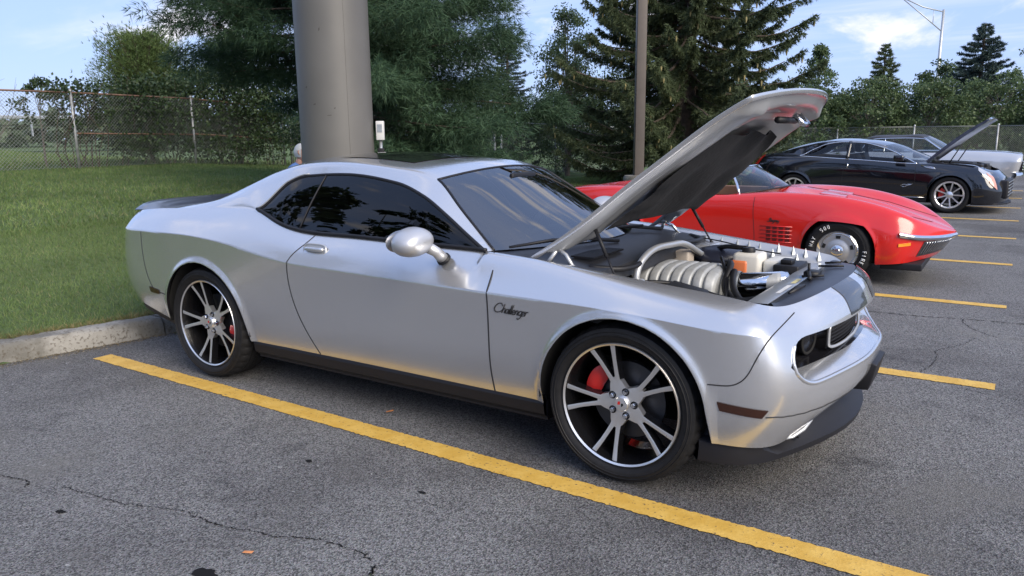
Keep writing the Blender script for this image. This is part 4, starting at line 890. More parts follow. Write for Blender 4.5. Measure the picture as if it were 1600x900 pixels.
# ---- script badge on the front fender
GL = {'C': [[(.9, .72), (.8, .92), (.5, 1.0), (.15, .75), (.0, .4), (.15, .08), (.5, .0), (.95, .25), (1.15, .5)]], 'h': [[(0, 0), (.12, .95)], [(.03, .3), (.2, .5), (.33, .42), (.3, .05), (.42, .02)]],
      'a': [[(.32, .45), (.1, .45), (0, .15), (.12, 0), (.3, .15), (.35, .48)], [(.35, .48), (.3, .05), (.42, .02)]], 'l': [[(0, .02), (.14, .95)], [(0, .02), (.12, .02)]],
      'e': [[(0, .22), (.28, .3), (.25, .46), (.08, .42), (0, .18), (.1, .0), (.32, .1)]], 'n': [[(0, 0), (.07, .45)], [(.03, .25), (.2, .48), (.3, .4), (.27, .03), (.38, .02)]],
      'g': [[(.32, .45), (.1, .45), (0, .15), (.12, 0), (.3, .15), (.35, .48), (.22, -.35), (.02, -.42), (-.05, -.3)]], 'r': [[(0, 0), (.07, .45)], [(.03, .25), (.2, .48), (.34, .44)]],
      'S': [[(.7, .8), (.5, 1), (.2, .85), (.3, .6), (.5, .4), (.45, .1), (.1, 0), (-.1, .2)]], 't': [[(.12, .85), (.02, .1), (.15, 0)], [(-.05, .55), (.3, .6)]], 'i': [[(.05, .45), (0, .05), (.12, .02)]], 'y': [[(0, .45), (.05, .1), (.28, .15)], [(.35, .48), (.22, -.35), (.02, -.42)]]}
ADV = {'C': 1.02, 'h': .45, 'a': .43, 'l': .18, 'e': .36, 'n': .42, 'g': .40, 'r': .36, 'S': .62, 't': .28, 'i': .16, 'y': .42}
def script(shell, text, x0, z0, h, slope, rad, name, m_, parent, loc, slant=.35):
    mb = MB(); cx = 0
    for ch in text:
        for st in GL[ch]:
            P = np.array(st, float); P = smooth_poly(P, 5*len(P)) if len(P) > 2 else P
            q = [(x0+(cx+p[0]+slant*p[1])*h, z0+p[1]*h+slope*(cx+p[0])*h) for p in P]; L = shell.locate(q, -3.7, .9, 0, 5)
            mb.tube([(l[0]+l[1]*.003)*np.array([1, -1, 1]) for l in L], rad, 6)
        cx += ADV[ch]
    o = mb.build(name, m_, parent); o.location = loc; return o
tag(script(SHr, 'Challenger', -.655, .727, .046, -.02, .0023, 'script_badge', SEAM, coupe, OFF), kind='stuff')
# ------------------------------------------------------------------ the three cars behind
def K(*rows): return {r[0]: tuple(r[1:]) if len(r) == 4 else (r[0], r[1], r[2]) for r in rows}      # (u, w, z) on the flank, (u, x, w, z) on the wraps
def rowsv(v0, n, vcr, vtop, extra=()):
    a = v0+(vcr-v0)*np.linspace(0, 1, 16)**1.2; return np.r_[a, np.linspace(vcr, vtop, n)[1:]]
def skin(shell, U, vcr, vtop, n=34, drop=lambda x, w, z, u, v: False, cls=lambda x, w, z, u, v: 'b'):
    C = []
    for u in U: v = rowsv(shell.v0(u, vcr), n, vcr, vtop); C.append((u, v, shell.section(u, v)))
    P = {}
    for (ua, va, A), (ub, vb, B) in zip(C[:-1], C[1:]):
        for j in range(len(va)-1):
            q = np.array([A[j], B[j], B[j+1], A[j+1]]); c = q.mean(0); um, vm = (ua+ub)/2, (va[j]+vb[j]+va[j+1]+vb[j+1])/4
            if drop(*c, um, vm): continue
            for sgn in (-1, 1):
                qq = q.copy(); qq[:, 1] *= sgn; k = cls(*c, um, vm); k = k+('R' if sgn < 0 else 'L') if k != 'b' else k
                P.setdefault(k, MB()).add(qq if sgn < 0 else qq[::-1], [(0, 1, 2, 3)])
    return P
def cabin(U, p3f, G4, G5, G6, tip, ws, rw, na=7, nb=5, nc=14, bulge=.010):
    H = []
    for u in U:
        p3 = p3f(u); w4, z4 = G4(u)[0]; w5, z5 = G5(u)[0]; x6, z6 = G6(u)[0]
        if u > tip and z4 < p3[2]+.004: w4, z4 = p3[1]-.002, p3[2]+.004
        p4 = np.array([u, w4, z4]); p5 = np.array([u, w5, z5]); r = [p3*(1-t)+p4*t+np.array([0, bulge*4*t*(1-t), 0]) for t in np.linspace(0, 1, na)]+[p4*(1-t)+p5*t for t in np.linspace(0, 1, nb)[1:]]
        r += [np.array([x6+(u-x6)*(1-s)**2, w5*(1-s), z6-(z6-z5)*(1-s)**2]) for s in np.linspace(0, 1, nc)[1:]]; H.append(r)
    H = np.array(H); P = {}
    for i in range(len(U)-1):
        u = (U[i]+U[i+1])/2
        for j in range(H.shape[1]-1):
            k = ('glass' if u > tip else 'b') if j < na-1 else 'b' if j < na+nb-2 else 'ws' if u > ws else 'rw' if rw[0] < u < rw[1] and j > na+nb-2 else 'roof'
            for sgn in (-1, 1):
                q = np.array([H[i, j], H[i+1, j], H[i+1, j+1], H[i, j+1]]); q[:, 1] *= sgn; kk = k+('R' if sgn < 0 else 'L') if k == 'glass' else k
                P.setdefault(kk, MB()).add(q if sgn < 0 else q[::-1], [(0, 1, 2, 3)])
    return H, P
def spoked(parent, x, y, z, R, Rr, W, sgn, spokes, mrim, red=True, width=.016, dished=.02):
    w = empty('wheel', (x, y, z), 0 if sgn < 0 else math.pi, parent); h = W/2
    tyre_mesh(R, Rr, W, 40).build('tyre', RUBBER, w, angle=40); MB().lathe([(Rr-.028, -h+.03), (Rr-.012, -h+.012), (Rr+.003, -h+.012), (Rr+.003, -h+.03)], 48, 'y').build('rim_lip', mrim, w, angle=40)
    MB().lathe([(Rr-.028, -h+.03), (Rr-.03, h-.02)], 48, 'y').build('rim_barrel', STEEL, w)
    for k in range(spokes):
        a = 2*math.pi*k/spokes+.2; d = np.array([math.sin(a), 0, math.cos(a)]); n = np.array([math.cos(a), 0, -math.sin(a)]); g_ = []
        for r, wd, dp in ((.04, width*.9, dished+.012), (.10, width*.75, dished+.006), (Rr-.014, width, .012)): c = d*r+np.array([0, -h+dp, 0]); g_.append([c-n*wd+np.array([0, .03, 0]), c-n*wd*.8, c+n*wd*.8, c+n*wd+np.array([0, .03, 0])])
        MB().grid(np.array(g_)).build('spoke', mrim, w, angle=30)
    MB().lathe([(0, -h+dished-.004), (.035, -h+dished), (.065, -h+dished+.012), (.07, -h+dished+.05)], 24, 'y').build('hub', mrim, w, angle=40)
    MB().lathe([(.04, -.02), (.165, -.02), (.165, .01), (.04, .01)], 40, 'y').build('brake_disc', DISC, w, angle=30)
    if red:
        g_ = []; a0 = math.radians(-75 if x > -1 else 100)
        for t in np.linspace(-.5, .5, 7): a = a0+t; g_.append([(.10*math.sin(a), -.05, .10*math.cos(a)), (.15*math.sin(a), -.065, .15*math.cos(a)), (.19*math.sin(a), -.05, .19*math.cos(a)), (.19*math.sin(a), .0, .19*math.cos(a))])
        MB().grid(np.array(g_)).build('brake_caliper', CALIPER, w)
    return w
def ucols(arches, u0, u1, n=110): 
    c = list(np.linspace(u0, u1, n))
    for xc, zc, R in arches: c += arch_cols(xc, R)
    c = sorted(set(round(float(x), 4) for x in c)); return [x for i, x in enumerate(c) if i == 0 or x-c[i-1] > 8e-4]
def liners(parent, arches, wo, col=DARK):
    for xc, zc, R in arches:
        for sgn in (-1, 1):
            ln = MB(); ln.lathe([(R+.012, wo-.32), (R+.012, wo-.012)] if sgn > 0 else [(R+.012, -wo+.012), (R+.012, -wo+.32)], 28, 'y', (xc, 0, zc), -math.pi*.55, math.pi*.55); ln.lathe([(.02, sgn*(wo-.32)), (R+.012, sgn*(wo-.32))], 28, 'y', (xc, 0, zc), -math.pi*.55, math.pi*.55); ln.build('wheel_arch_liner', col, parent)
# ================= red convertible
RED = mat('red_paint', (.55, .013, .008), .22, 0, coat=.8, var=.02, vscale=3, crough=.10); TAN = mat('tan_leather', (.20, .105, .06), .55, var=.1)
vet = tag(empty('parked_car', (-.10, 5.33, 0)), 'red vintage convertible with chrome front bumper and fender louvers', 'car', 'cars parked in the lot')
AV = [(0.0, .335, .362), (-2.489, .335, .362)]
V0 = K((-3.75, -3.62, 0, .35), (-3.6, -3.58, .40, .34), (-3.45, -3.45, .66, .32), (-3.2, .74, .27), (-2.85, .80, .24), (-2.49, .82, .22), (-2.1, .80, .20), (-1.6, .765, .19), (-1.1, .76, .19), (-.75, .775, .19), (-.4, .80, .20), (0, .83, .21), (.35, .825, .22), (.6, .57, .79, .24), (.8, .68, .60, .245), (1.0, .78, .33, .25), (1.25, .85, 0, .25))
V1 = K((-3.75, -3.72, 0, .5), (-3.6, -3.68, .42, .5), (-3.45, -3.53, .70, .5), (-3.2, .80, .46), (-2.85, .86, .45), (-2.49, .875, .44), (-2.1, .845, .42), (-1.6, .805, .40), (-1.1, .80, .40), (-.75, .815, .40), (-.4, .85, .41), (0, .874, .42), (.35, .862, .40), (.6, .59, .81, .36), (.8, .73, .60, .36), (1.0, .85, .32, .365), (1.25, .93, 0, .37))
V2 = K((-3.75, -3.74, 0, .66), (-3.6, -3.70, .42, .66), (-3.45, -3.54, .70, .66), (-3.2, .81, .64), (-2.85, .868, .66), (-2.49, .878, .67), (-2.1, .85, .64), (-1.6, .825, .62), (-1.1, .825, .62), (-.75, .835, .62), (-.4, .855, .63), (0, .872, .64), (.35, .855, .585), (.6, .61, .805, .515), (.8, .78, .60, .487), (1.0, .91, .32, .475), (1.25, .99, 0, .468))
V3 = K((-3.75, -3.68, 0, .80), (-3.6, -3.64, .42, .80), (-3.45, -3.48, .66, .815), (-3.2, .72, .87), (-2.85, .73, .915), (-2.49, .735, .93), (-2.1, .75, .90), (-1.6, .77, .86), (-1.1, .775, .865), (-.75, .76, .895), (-.4, .735, .905), (0, .725, .878), (.35, .715, .805), (.6, .61, .70, .705), (.8, .79, .54, .60), (1.0, .92, .29, .54), (1.25, 1.0, 0, .515))
V4 = K((-3.75, -3.60, 0, .83), (-3.6, -3.55, .30, .83), (-3.45, -3.4, .45, .85), (-3.2, .50, .87), (-2.85, .52, .885), (-2.49, .53, .885), (-2.1, .55, .875), (-1.6, .58, .865), (-1.1, .60, .875), (-.75, .56, .90), (-.4, .52, .862), (0, .49, .80), (.35, .46, .725), (.6, .62, .42, .645), (.8, .81, .32, .578), (1.0, .93, .18, .535), (1.25, .99, 0, .52))
V5 = K((-3.75, -3.5, 0, .85), (-3.6, -3.5, 0, .85), (-3.45, -3.4, 0, .87), (-3.2, 0, .885), (-2.85, 0, .895), (-2.49, 0, .895), (-2.1, 0, .885), (-1.6, 0, .875), (-1.1, 0, .91), (-.75, 0, .93), (-.4, 0, .905), (0, 0, .85), (.35, 0, .765), (.6, .62, 0, .668), (.8, .82, 0, .588), (1.0, .94, 0, .54), (1.25, 1.0, 0, .522))
SV = Shell([V0, V1, V2, V3, V4, V5], [(0, 2), (2, 5)], AV, .012)
dropv = lambda x, w, z, u, v: (-2.0 < x < -1.12+.28*(1-(w/.7)**2) and v > 3.15)
dv_ = lambda x, w, z, u, v: 'door' if in_poly(x, z, [(-.88, .9), (-.885, .82), (-.86, .43), (-.87, .25), (-1.86, .25), (-1.90, .5), (-1.92, .9)]) and v < 3.15 else 'b'
PV = skin(SV, ucols(AV, -3.75, 1.25), 2.0, 5.0, 40, dropv, dv_)
PV['b'].build('body', RED, vet, merge=2e-4, angle=45); PV['doorR'].build('door', RED, vet, merge=2e-4, angle=45); PV['doorL'].build('door', RED, vet, merge=2e-4, angle=45); liners(vet, AV, .85)
for sgn in (-1, 1):
    for path in ([(-.88, .86), (-.885, .75), (-.865, .45), (-.87, .25)], [(-1.92, .86), (-1.90, .6), (-1.87, .27)]): SV.strip(MB(), smooth_poly(path, 30), .006, .001, sgn, (-3.4, .9, 0, 3.3)).build('panel_gap', SEAM, vet)
    # louvers: a grid of dark slots with raised bars
    for i in range(4):
        for j in range(4):
            x0 = -.735+.068*i; z0 = .395+.042*j; pt = [(x0, z0), (x0+.048, z0+.002), (x0+.048, z0+.030), (x0, z0+.028)]; L = SV.locate(pt, -3.4, .9, 0, 3.3); MB().add([(l[0]+l[1]*.002)*np.array([1, sgn, 1]) for l in L], [(0, 1, 2, 3)]).build('louver', mat('louver_shadow', (.10, .004, .004), .5), vet, smooth=False)
    for j in range(5):
        L = SV.locate([(-.80, .385+.042*j), (-.46, .390+.042*j)], -3.4, .9, 0, 3.3); MB().tube([(l[0]+l[1]*.003)*np.array([1, sgn, 1]) for l in L], .005, 6).build('louver_bar', RED, vet)
    # windscreen pillar, side marker, chrome bumper
    for xc in (0.0, -2.489):
        spoked(vet, xc, sgn*.755, .335, .335, .205, .205, sgn, 0, CHROME, False)
    L = SV.locate([(.565, .445), (.665, .455), (.665, .425), (.565, .415)], -3.4, 1.1, 0, 3.3); MB().prism([l[0]*np.array([1, sgn, 1])+np.array([0, -.012*sgn, 0]) for l in L], (0, sgn*.022, 0)).build('side_marker', mat('amber_lens', (.75, .28, .02), .2, coat=.6), vet, smooth=False, recalc=True)
    bp_ = []
    for t in np.linspace(0, 1, 16):
        u = .56+(1.25-.56)*t; c = SV.section(u, [2.05])[0]; n_ = np.array([min(1, t*2.2), max(0, 1-t*1.2), 0.0]); n_ /= np.linalg.norm(n_); c = c+n_*.012
        bp_.append([(c-n_*.02+np.array([0, 0, .024]))*np.array([1, sgn, 1]), (c+n_*.012+np.array([0, 0, .022]))*np.array([1, sgn, 1]), (c+n_*.026)*np.array([1, sgn, 1]), (c+n_*.012-np.array([0, 0, .026]))*np.array([1, sgn, 1]), (c-n_*.03-np.array([0, 0, .03]))*np.array([1, sgn, 1])])
    MB().grid(np.array(bp_)).build('front_bumper', CHROME, vet, angle=60)
    gp_ = [];
    for u in np.linspace(.80, 1.25, 10): P = SV.section(u, np.linspace(.45, 1.75, 6)); P[:, 0] += .004; P[:, 1] *= sgn; gp_.append(P)
    MB().grid(np.array(gp_)).build('grille', mat('dark_chrome_grille', (.16, .16, .17), .3, .9, var=.3, vscale=30), vet)
    for u in np.linspace(.83, 1.22, 14): P = SV.section(u, np.linspace(.5, 1.7, 6)); P[:, 0] += .010; P[:, 1] *= sgn; MB().tube(P, .004, 5).build('grille_bar', CHROME, vet)
    # rally wheel faces
for w in [c for c in vet.children if c.name.startswith('wheel') and 'liner' not in c.name]:
    MB().lathe([(.206, -.092), (.200, -.098), (.180, -.084), (.166, -.070)], 48, 'y').build('trim_ring', CHROME, w, angle=50); MB().lathe([(.166, -.070), (.150, -.074), (.125, -.070), (.105, -.074), (.085, -.088), (.06, -.090)], 40, 'y').build('wheel_disc', mat('wheel_silver', (.45, .45, .45), .38, .7), w, angle=50); MB().lathe([(.062, -.088), (.060, -.100), (.045, -.108), (.030, -.110), (.026, -.120), (0, -.123)], 32, 'y').build('centre_cap', CHROME, w, angle=40)
    for k in range(5): a = 2*math.pi*k/5; MB().add([(.143*math.sin(a+t)*r, -.0755, .143*math.cos(a+t)*r) for t, r in ((-.16, .9), (.16, .9), (.16, 1.12), (-.16, 1.12))], [(0, 1, 2, 3)]).build('wheel_slot', DARK, w, smooth=False)
    # raised white lettering on the sidewall
    F5 = {'F': [[(0, 0), (0, 1), (.6, 1)], [(0, .55), (.5, .55)]], 'I': [[(.15, 0), (.15, 1)]], 'R': [[(0, 0), (0, 1), (.5, 1), (.6, .78), (.5, .52), (0, .52)], [(.3, .52), (.65, 0)]], 'E': [[(.6, 0), (0, 0), (0, 1), (.6, 1)], [(0, .52), (.5, .52)]], 'W': [[(0, 1), (.2, 0), (.4, .8), (.6, 0), (.8, 1)]], 'A': [[(0, 0), (.35, 1), (.7, 0)], [(.15, .38), (.55, .38)]], 'Y': [[(0, 1), (.35, .5), (.7, 1)], [(.35, .5), (.35, 0)]], '5': [[(.6, 1), (.05, 1), (0, .55), (.45, .6), (.62, .3), (.45, 0), (0, .05)]], '0': [[(.1, 0), (0, .5), (.1, 1), (.5, 1), (.6, .5), (.5, 0), (.1, 0)]]}
    def ring_text(txt, mid_deg, parent):
        n_ = len(txt); hgt = .036; stp = .038; tx = MB()
        for i, ch in enumerate(txt):
            a0 = math.radians(mid_deg)+(i-(n_-1)/2)*stp/.262
            for st in F5[ch]:
                P = []
                for p_ in st: a = a0+(p_[0]-.32)*hgt*.78/.262; r = .245+p_[1]*hgt; P.append((r*math.sin(a), -.1015-.0015, r*math.cos(a)))
                tx.tube(P, .0042, 5)
        tag(tx.build('tyre_lettering', mat('raised_white_letter', (.72, .72, .70), .6), parent), kind='stuff')
    ring_text('500', -30, w); ring_text('WAY', -72, w); ring_text('FIRE', 102, w)
script(SV, 'Stingray', -.72, .605, .038, -.02, .0034, 'script_badge', SEAM, vet, (0, 0, 0))
# windscreen with chrome frame
tw = []; 
for s in np.linspace(-1, 1, 21):
    b = np.array([-.72-.36*s*s, .71*s, .93-.055*s*s]); t_ = np.array([-1.17-.08*s*s, .565*s, 1.155-.012*s*s]); tw.append([b*(1-k)+t_*k+np.array([.02*math.sin(math.pi*k), 0, 0]) for k in np.linspace(0, 1, 6)])
tw = np.array(tw); WSC = glass('clear_windshield', (.75, .80, .79), 1.6); MB().grid(tw).build('windshield', WSC, vet); fr_ = MB(); fr_.tube(np.vstack([tw[0], tw[1:, -1], tw[-1, ::-1][1:]]), .014, 8); fr_.build('windshield_frame', CHROME, vet)
MB().tube(tw[:, 0]+np.array([.0, 0, .004]), .01, 6).build('windshield_seal', BLACK, vet)
it2 = MB(); it2.box(-2.05, -.85, -.68, .68, .25, .30); it2.add([(-2.03, -.70, .30), (-2.03, .70, .30), (-2.03, .70, .88), (-2.03, -.70, .88), (-1.0, -.68, .3), (-1.0, .68, .3), (-1.0, .68, .86), (-1.0, -.68, .86)], [(0, 1, 2, 3), (4, 5, 6, 7)]); it2.build('cockpit', TAN, vet, smooth=False)
for y in (-.34, .34): seat(y, -1.75, vet, TAN).location = (0, 0, -.17)
for sgn in (-1, 1): MB().grid(np.array([[(x, sgn*.755, .872), (x, sgn*.70, .862), (x, sgn*.69, .55)] for x in np.linspace(-2.0, -1.02, 6)])).build('door_trim', TAN, vet, angle=40)
# hood creases and vents
for sgn in (-1, 1):
    vp = MB(); vp.tube([(-.62, sgn*.50, .896), (-.2, sgn*.47, .843), (.3, sgn*.42, .752), (.80, sgn*.28, .622)], .004, 5); vp.build('hood_seam', mat('red_shadow', (.16, .006, .006), .5), vet)
for k in range(2):
    vb_ = MB(); vb_.prism([(-.32, -.30+.36*k, .872), (-.06, -.30+.36*k, .838), (-.06, -.06+.36*k, .846), (-.32, -.06+.36*k, .880)], (0, 0, .012)); vb_.build('hood_vent', RED, vet, bevel=.008)
b_ = MB(); b_.box(.40, .78, -.74, .74, .17, .24); b_.build('chin_spoiler', SATIN, vet, bevel=.01)
ub_ = MB(); ub_.box(-3.4, .45, -.5, .5, .18, .32); ub_.build('underbody', DARK, vet, smooth=False)
# ================= black coupe with its hood up
BLK = mat('black_metallic_paint', (.005, .006, .010), .10, .1, coat=1.0); ALLOY = mat('bright_alloy', (.86, .86, .86), .28, .9)
cad = tag(empty('parked_car', (.407, 13.54, 0), -.062), 'black two-door coupe with its hood up and bright spoked wheels', 'car', 'cars parked in the lot')
AC = [(0.0, .345, .368), (-2.88, .345, .368)]
C0 = K((-4.1, -3.95, 0, .33), (-3.9, -3.88, .5, .33), (-3.7, -3.72, .80, .32), (-3.4, .88, .27), (-2.88, .90, .22), (-2.2, .885, .20), (-1.4, .88, .20), (-.6, .885, .20), (0, .90, .20), (.36, .89, .20), (.55, .56, .85, .19), (.72, .74, .70, .18), (.9, .84, .4, .18), (1.1, .87, 0, .18))
C1 = K((-4.1, -3.98, 0, .60), (-3.9, -3.92, .5, .60), (-3.7, -3.78, .80, .58), (-3.4, .915, .55), (-2.88, .935, .52), (-2.2, .915, .50), (-1.4, .908, .50), (-.6, .915, .50), (0, .935, .50), (.36, .925, .48), (.55, .58, .88, .46), (.72, .76, .72, .45), (.9, .87, .4, .45), (1.1, .90, 0, .45))
C2 = K((-4.1, -3.90, 0, .88), (-3.9, -3.84, .5, .88), (-3.7, -3.70, .78, .87), (-3.4, .91, .85), (-2.88, .932, .83), (-2.2, .92, .80), (-1.4, .915, .775), (-.6, .915, .765), (0, .92, .77), (.36, .895, .735), (.55, .55, .845, .70), (.72, .68, .70, .67), (.9, .78, .4, .66), (1.1, .82, 0, .66))
C3 = K((-4.1, -3.72, 0, 1.06), (-3.9, -3.66, .45, 1.06), (-3.7, -3.56, .68, 1.055), (-3.4, .76, 1.065), (-2.88, .815, 1.048), (-2.2, .845, 1.008), (-1.4, .85, .962), (-.6, .845, .915), (0, .82, .905), (.36, .79, .865), (.55, .47, .74, .83), (.72, .58, .62, .78), (.9, .68, .4, .76), (1.1, .72, 0, .76))
C4 = K((-4.1, -3.6, 0, 1.08), (-3.9, -3.55, .40, 1.08), (-3.7, -3.46, .6, 1.08), (-3.4, .68, 1.09), (-2.88, .74, 1.06), (-2.2, .78, 1.02), (-1.4, .78, .98), (-.6, .74, .935), (0, .70, .925), (.36, .66, .89), (.55, .45, .60, .86), (.72, .54, .52, .815), (.9, .64, .35, .79), (1.1, .68, 0, .79))
SC = Shell([C0, C1, C2, C3, C4], [(0, 2), (2, 4)], AC, .014)
clsc = lambda x, w, z, u, v: 'door' if in_poly(x, z, [(-.62, .93), (-.60, .6), (-.62, .27), (-1.86, .27), (-1.92, .6), (-1.86, .99)]) and v < 3.0 else 'b'
UC = ucols(AC, -4.1, 1.1)
PC = skin(SC, UC, 2.0, 4.0, 18, lambda x, w, z, u, v: -3.42 < u < -.58 and v > 3.0, clsc)
gk2 = [-.60, -.80, -1.0, -1.25, -1.67, -2.0, -2.28, -2.55, -2.80, -2.95, -3.15, -3.40][::-1]
D4 = pchip(gk2, np.array([(.842,.918),(.80,1.02),(.765,1.125),(.715,1.22),(.665,1.315),(.665,1.325),(.685,1.29),(.735,1.18),(.812,1.058),(.77,1.11),(.76,1.10),(.74,1.08)])[::-1])
D5 = cspline(gk2, np.array([(.78,.92),(.735,1.035),(.68,1.15),(.62,1.255),(.60,1.335),(.60,1.352),(.605,1.340),(.62,1.295),(.64,1.235),(.65,1.20),(.66,1.145),(.675,1.085)])[::-1])
D6 = cspline(gk2, np.array([(-.32,.94),(-.58,1.06),(-.85,1.18),(-1.15,1.29),(-1.64,1.375),(-2.0,1.395),(-2.28,1.385),(-2.56,1.35),(-2.83,1.295),(-2.99,1.25),(-3.2,1.18),(-3.45,1.095)])[::-1])
UG = [u for u in UC if -3.401 < u < -.599]; UG = sorted(set(UG+[-.60, -3.40, -2.80])); HC, PG = cabin(UG, lambda u: SC.section(u, [3.0])[0], D4, D5, D6, -2.80, -1.25, (-3.30, -2.4))
mb = merged(PC['b'], PG['b'], PG.get('roof', MB())); mb.build('body', BLK, cad, merge=2e-4, angle=45)
PC['doorR'].build('door', BLK, cad, merge=2e-4, angle=45); PC['doorL'].build('door', BLK, cad, merge=2e-4, angle=45); PG['ws'].build('windshield', WSC, cad, merge=2e-4); PG['rw'].build('rear_window', TINT, cad, merge=2e-4); liners(cad, AC, .89)
for sgn in (-1, 1):
    MID = glass('smoke_glass', (.62, .65, .66)); PG['glassR' if sgn < 0 else 'glassL'].build('side_window', MID, cad, merge=2e-4)
    lo = np.array([HC[i, 0] for i in range(len(UG)) if UG[i] >= -2.81]); up = np.array([HC[i, 6] for i in range(len(UG)) if UG[i] >= -2.81])
    for nm, P in (('belt_moulding', lo), ('window_moulding', up)):
        Q = P.copy(); Q[:, 1] += .006; Q[:, 1] *= sgn; MB().tube(Q, .011, 6).build(nm, CHROME, cad)
    a = HC[int(np.argmin(abs(np.array(UG)+1.86)))]; Q = a[:7].copy(); Q[:, 1] += .002; Q[:, 1] *= sgn; MB().tube(Q, .035, 6).build('centre_pillar', GLOSSBLK, cad)
    for path in ([(-.61, .915), (-.60, .6), (-.62, .25)], [(-1.86, .985), (-1.92, .6), (-1.86, .27)]): SC.strip(MB(), smooth_poly(path, 24), .006, .001, sgn, (-3.8, .8, 0, 3.0)).build('panel_gap', SEAM, cad)
    L = SC.locate([(x, .285+.004*x) for x in np.linspace(-2.45, -.42, 9)], -3.8, .8, 0, 3.0); MB().tube([(l[0]+l[1]*.004)*np.array([1, sgn, 1]) for l in L], .006, 6).build('sill_trim', CHROME, cad)
    # handle, fender vent, V badge
    L = SC.locate([(-1.83, .90), (-1.835, .82)], -3.8, .8, 0, 3.0); MB().tube([(l[0]+l[1]*.012)*np.array([1, sgn, 1]) for l in L], .014, 8).build('door_handle', CHROME, cad)
    L = SC.locate([(-.52, .885), (-.30, .845), (-.26, .825), (-.42, .845)], -3.8, .8, 0, 3.0); Q = [(l[0]+l[1]*.006)*np.array([1, sgn, 1]) for l in L]; MB().tube(Q, .010, 6, closed=True).build('fender_vent', CHROME, cad)
    L = SC.locate([(-.84, .50), (-.78, .525), (-.74, .52), (-.70, .528), (-.64, .530), (-.72, .505), (-.76, .478), (-.80, .482)], -3.8, .8, 0, 3.0); MB().tube([(l[0]+l[1]*.005)*np.array([1, sgn, 1]) for l in L], .007, 5, closed=True).build('wreath_badge', CHROME, cad)
    for xc in (0.0, -2.88): spoked(cad, xc, sgn*.79, .345, .345, .252, .255, sgn, 9, ALLOY, True)
    # headlight: tall lens on the front corner ; taillight: vertical red blade
    def patch(shell, u0, u1, va, vb, lift=.006, nu=8, nv=8):
        g_ = []
        for i in range(nu):
            t = i/(nu-1); a0, a1 = va[0]*(1-t)+va[1]*t, vb[0]*(1-t)+vb[1]*t; P = shell.section(u0+(u1-u0)*t, np.linspace(a0, a1, nv)); P[:, 0] += lift*(1 if u0 > 0 else -1); P[:, 1] += lift*.8; P[:, 2] += lift*.3; P[:, 1] *= sgn; g_.append(P)
        return MB().grid(np.array(g_))
    patch(SC, .44, .70, (2.55, 1.05), (3.15, 2.75)).build('headlight', mat('headlight_lens', (.55, .56, .58), .08, .5, coat=1), cad); patch(SC, .60, .70, (1.55, 1.0), (2.55, 2.2), .009).build('turn_lens', mat('pink_lens', (.55, .28, .22), .15, coat=.8), cad)
    patch(SC, -3.84, -3.66, (1.15, 1.35), (2.98, 3.0)).build('taillight', mat('red_lens', (.62, .02, .015), .15, coat=.8), cad)
    mr = MB(); mr.box(-.98, -.80, min(sgn*.90, sgn*1.08), max(sgn*.90, sgn*1.08), .965, 1.085); mr.build('mirror', BLK, cad, bevel=.035)
fasc = MB(); fasc.box(.60, .90, -.55, .55, .28, .62); fasc.build('grille', SATIN, cad, bevel=.03)
for z in (.34, .40, .46, .52, .58): MB().tube([(.905, y, z) for y in np.linspace(-.5, .5, 9)], .006, 5).build('grille_bar', STEEL, cad)
sp_ = MB(); sp_.prism([(.35, .86, .17), (.56, .84, .17), (.78, .70, .17), (.90, .4, .17), (.93, 0, .17), (.90, -.4, .17), (.78, -.70, .17), (.56, -.84, .17), (.35, -.86, .17)], (0, 0, .03)); sp_.build('splitter', SATIN, cad, bevel=.006)
hd = []
for s in np.linspace(0, 1, 22):
    x = -.47+.96*s+.02*math.sin(math.pi*s); z = .965+.83*s-.05*s**3+.05*math.sin(math.pi*s); hd.append([(x-.05*(1-(t)**2)*0, (.70-.04*s)*t, z+.03*(1-t*t)) for t in np.linspace(-1, 1, 17)])
hd = np.array(hd); ho = MB().grid(hd).build('hood', BLK, cad); HB = hd.copy(); HB[..., 2] -= .055*np.sin(np.pi*np.clip(np.linspace(0, 1, 22), .04, .96))[:, None]**.4; HB[..., 0] += .03; MB().grid(HB).build('hood_inner_panel', mat('hood_inner_navy', (.012, .014, .03), .3, coat=.6), ho)
e1 = np.vstack([hd[:, 0], hd[-1, 1:], hd[::-1, -1][1:], hd[0, ::-1][1:]]); e2 = np.vstack([HB[:, 0], HB[-1, 1:], HB[::-1, -1][1:], HB[0, ::-1][1:]]); MB().grid(np.stack([e1, e2], 1)).build('hood_hem', mat('hood_edge_sky_sheen', (.03, .035, .06), .2, coat=1), ho)  # hood edge: sky reflection put into the colour as a lighter navy
for sgn in (-1, 1): MB().tube([(-.10, sgn*.62, .90), (.10, sgn*.62, 1.28)], .010, 8).build('hood_strut', BLACK, cad)
eg = MB(); eg.box(-.45, .50, -.62, .62, .72, .84); eg.build('engine_bay', DARK, cad, smooth=False)
for (x0, x1, y0, y1, z0, z1, nm, m_) in ((-.3, .28, -.28, .28, .82, .93, 'engine_cover', SATIN), (.22, .46, -.6, -.3, .80, .91, 'air_box', BLACK), (-.40, -.2, -.62, -.42, .82, .94, 'fuse_box', BLACK), (.36, .5, -.1, .25, .82, .90, 'coolant_tank', BLACK)):
    b_ = MB(); b_.box(x0, x1, y0, y1, z0, z1); b_.build(nm, m_, cad, bevel=.02)
ci = MB(); ci.box(-2.9, -.7, -.78, .78, .28, .34); ci.build('cabin_floor', BLACK, cad, smooth=False)
for y in (-.36, .36): seat(y, -1.55, cad, SATIN)
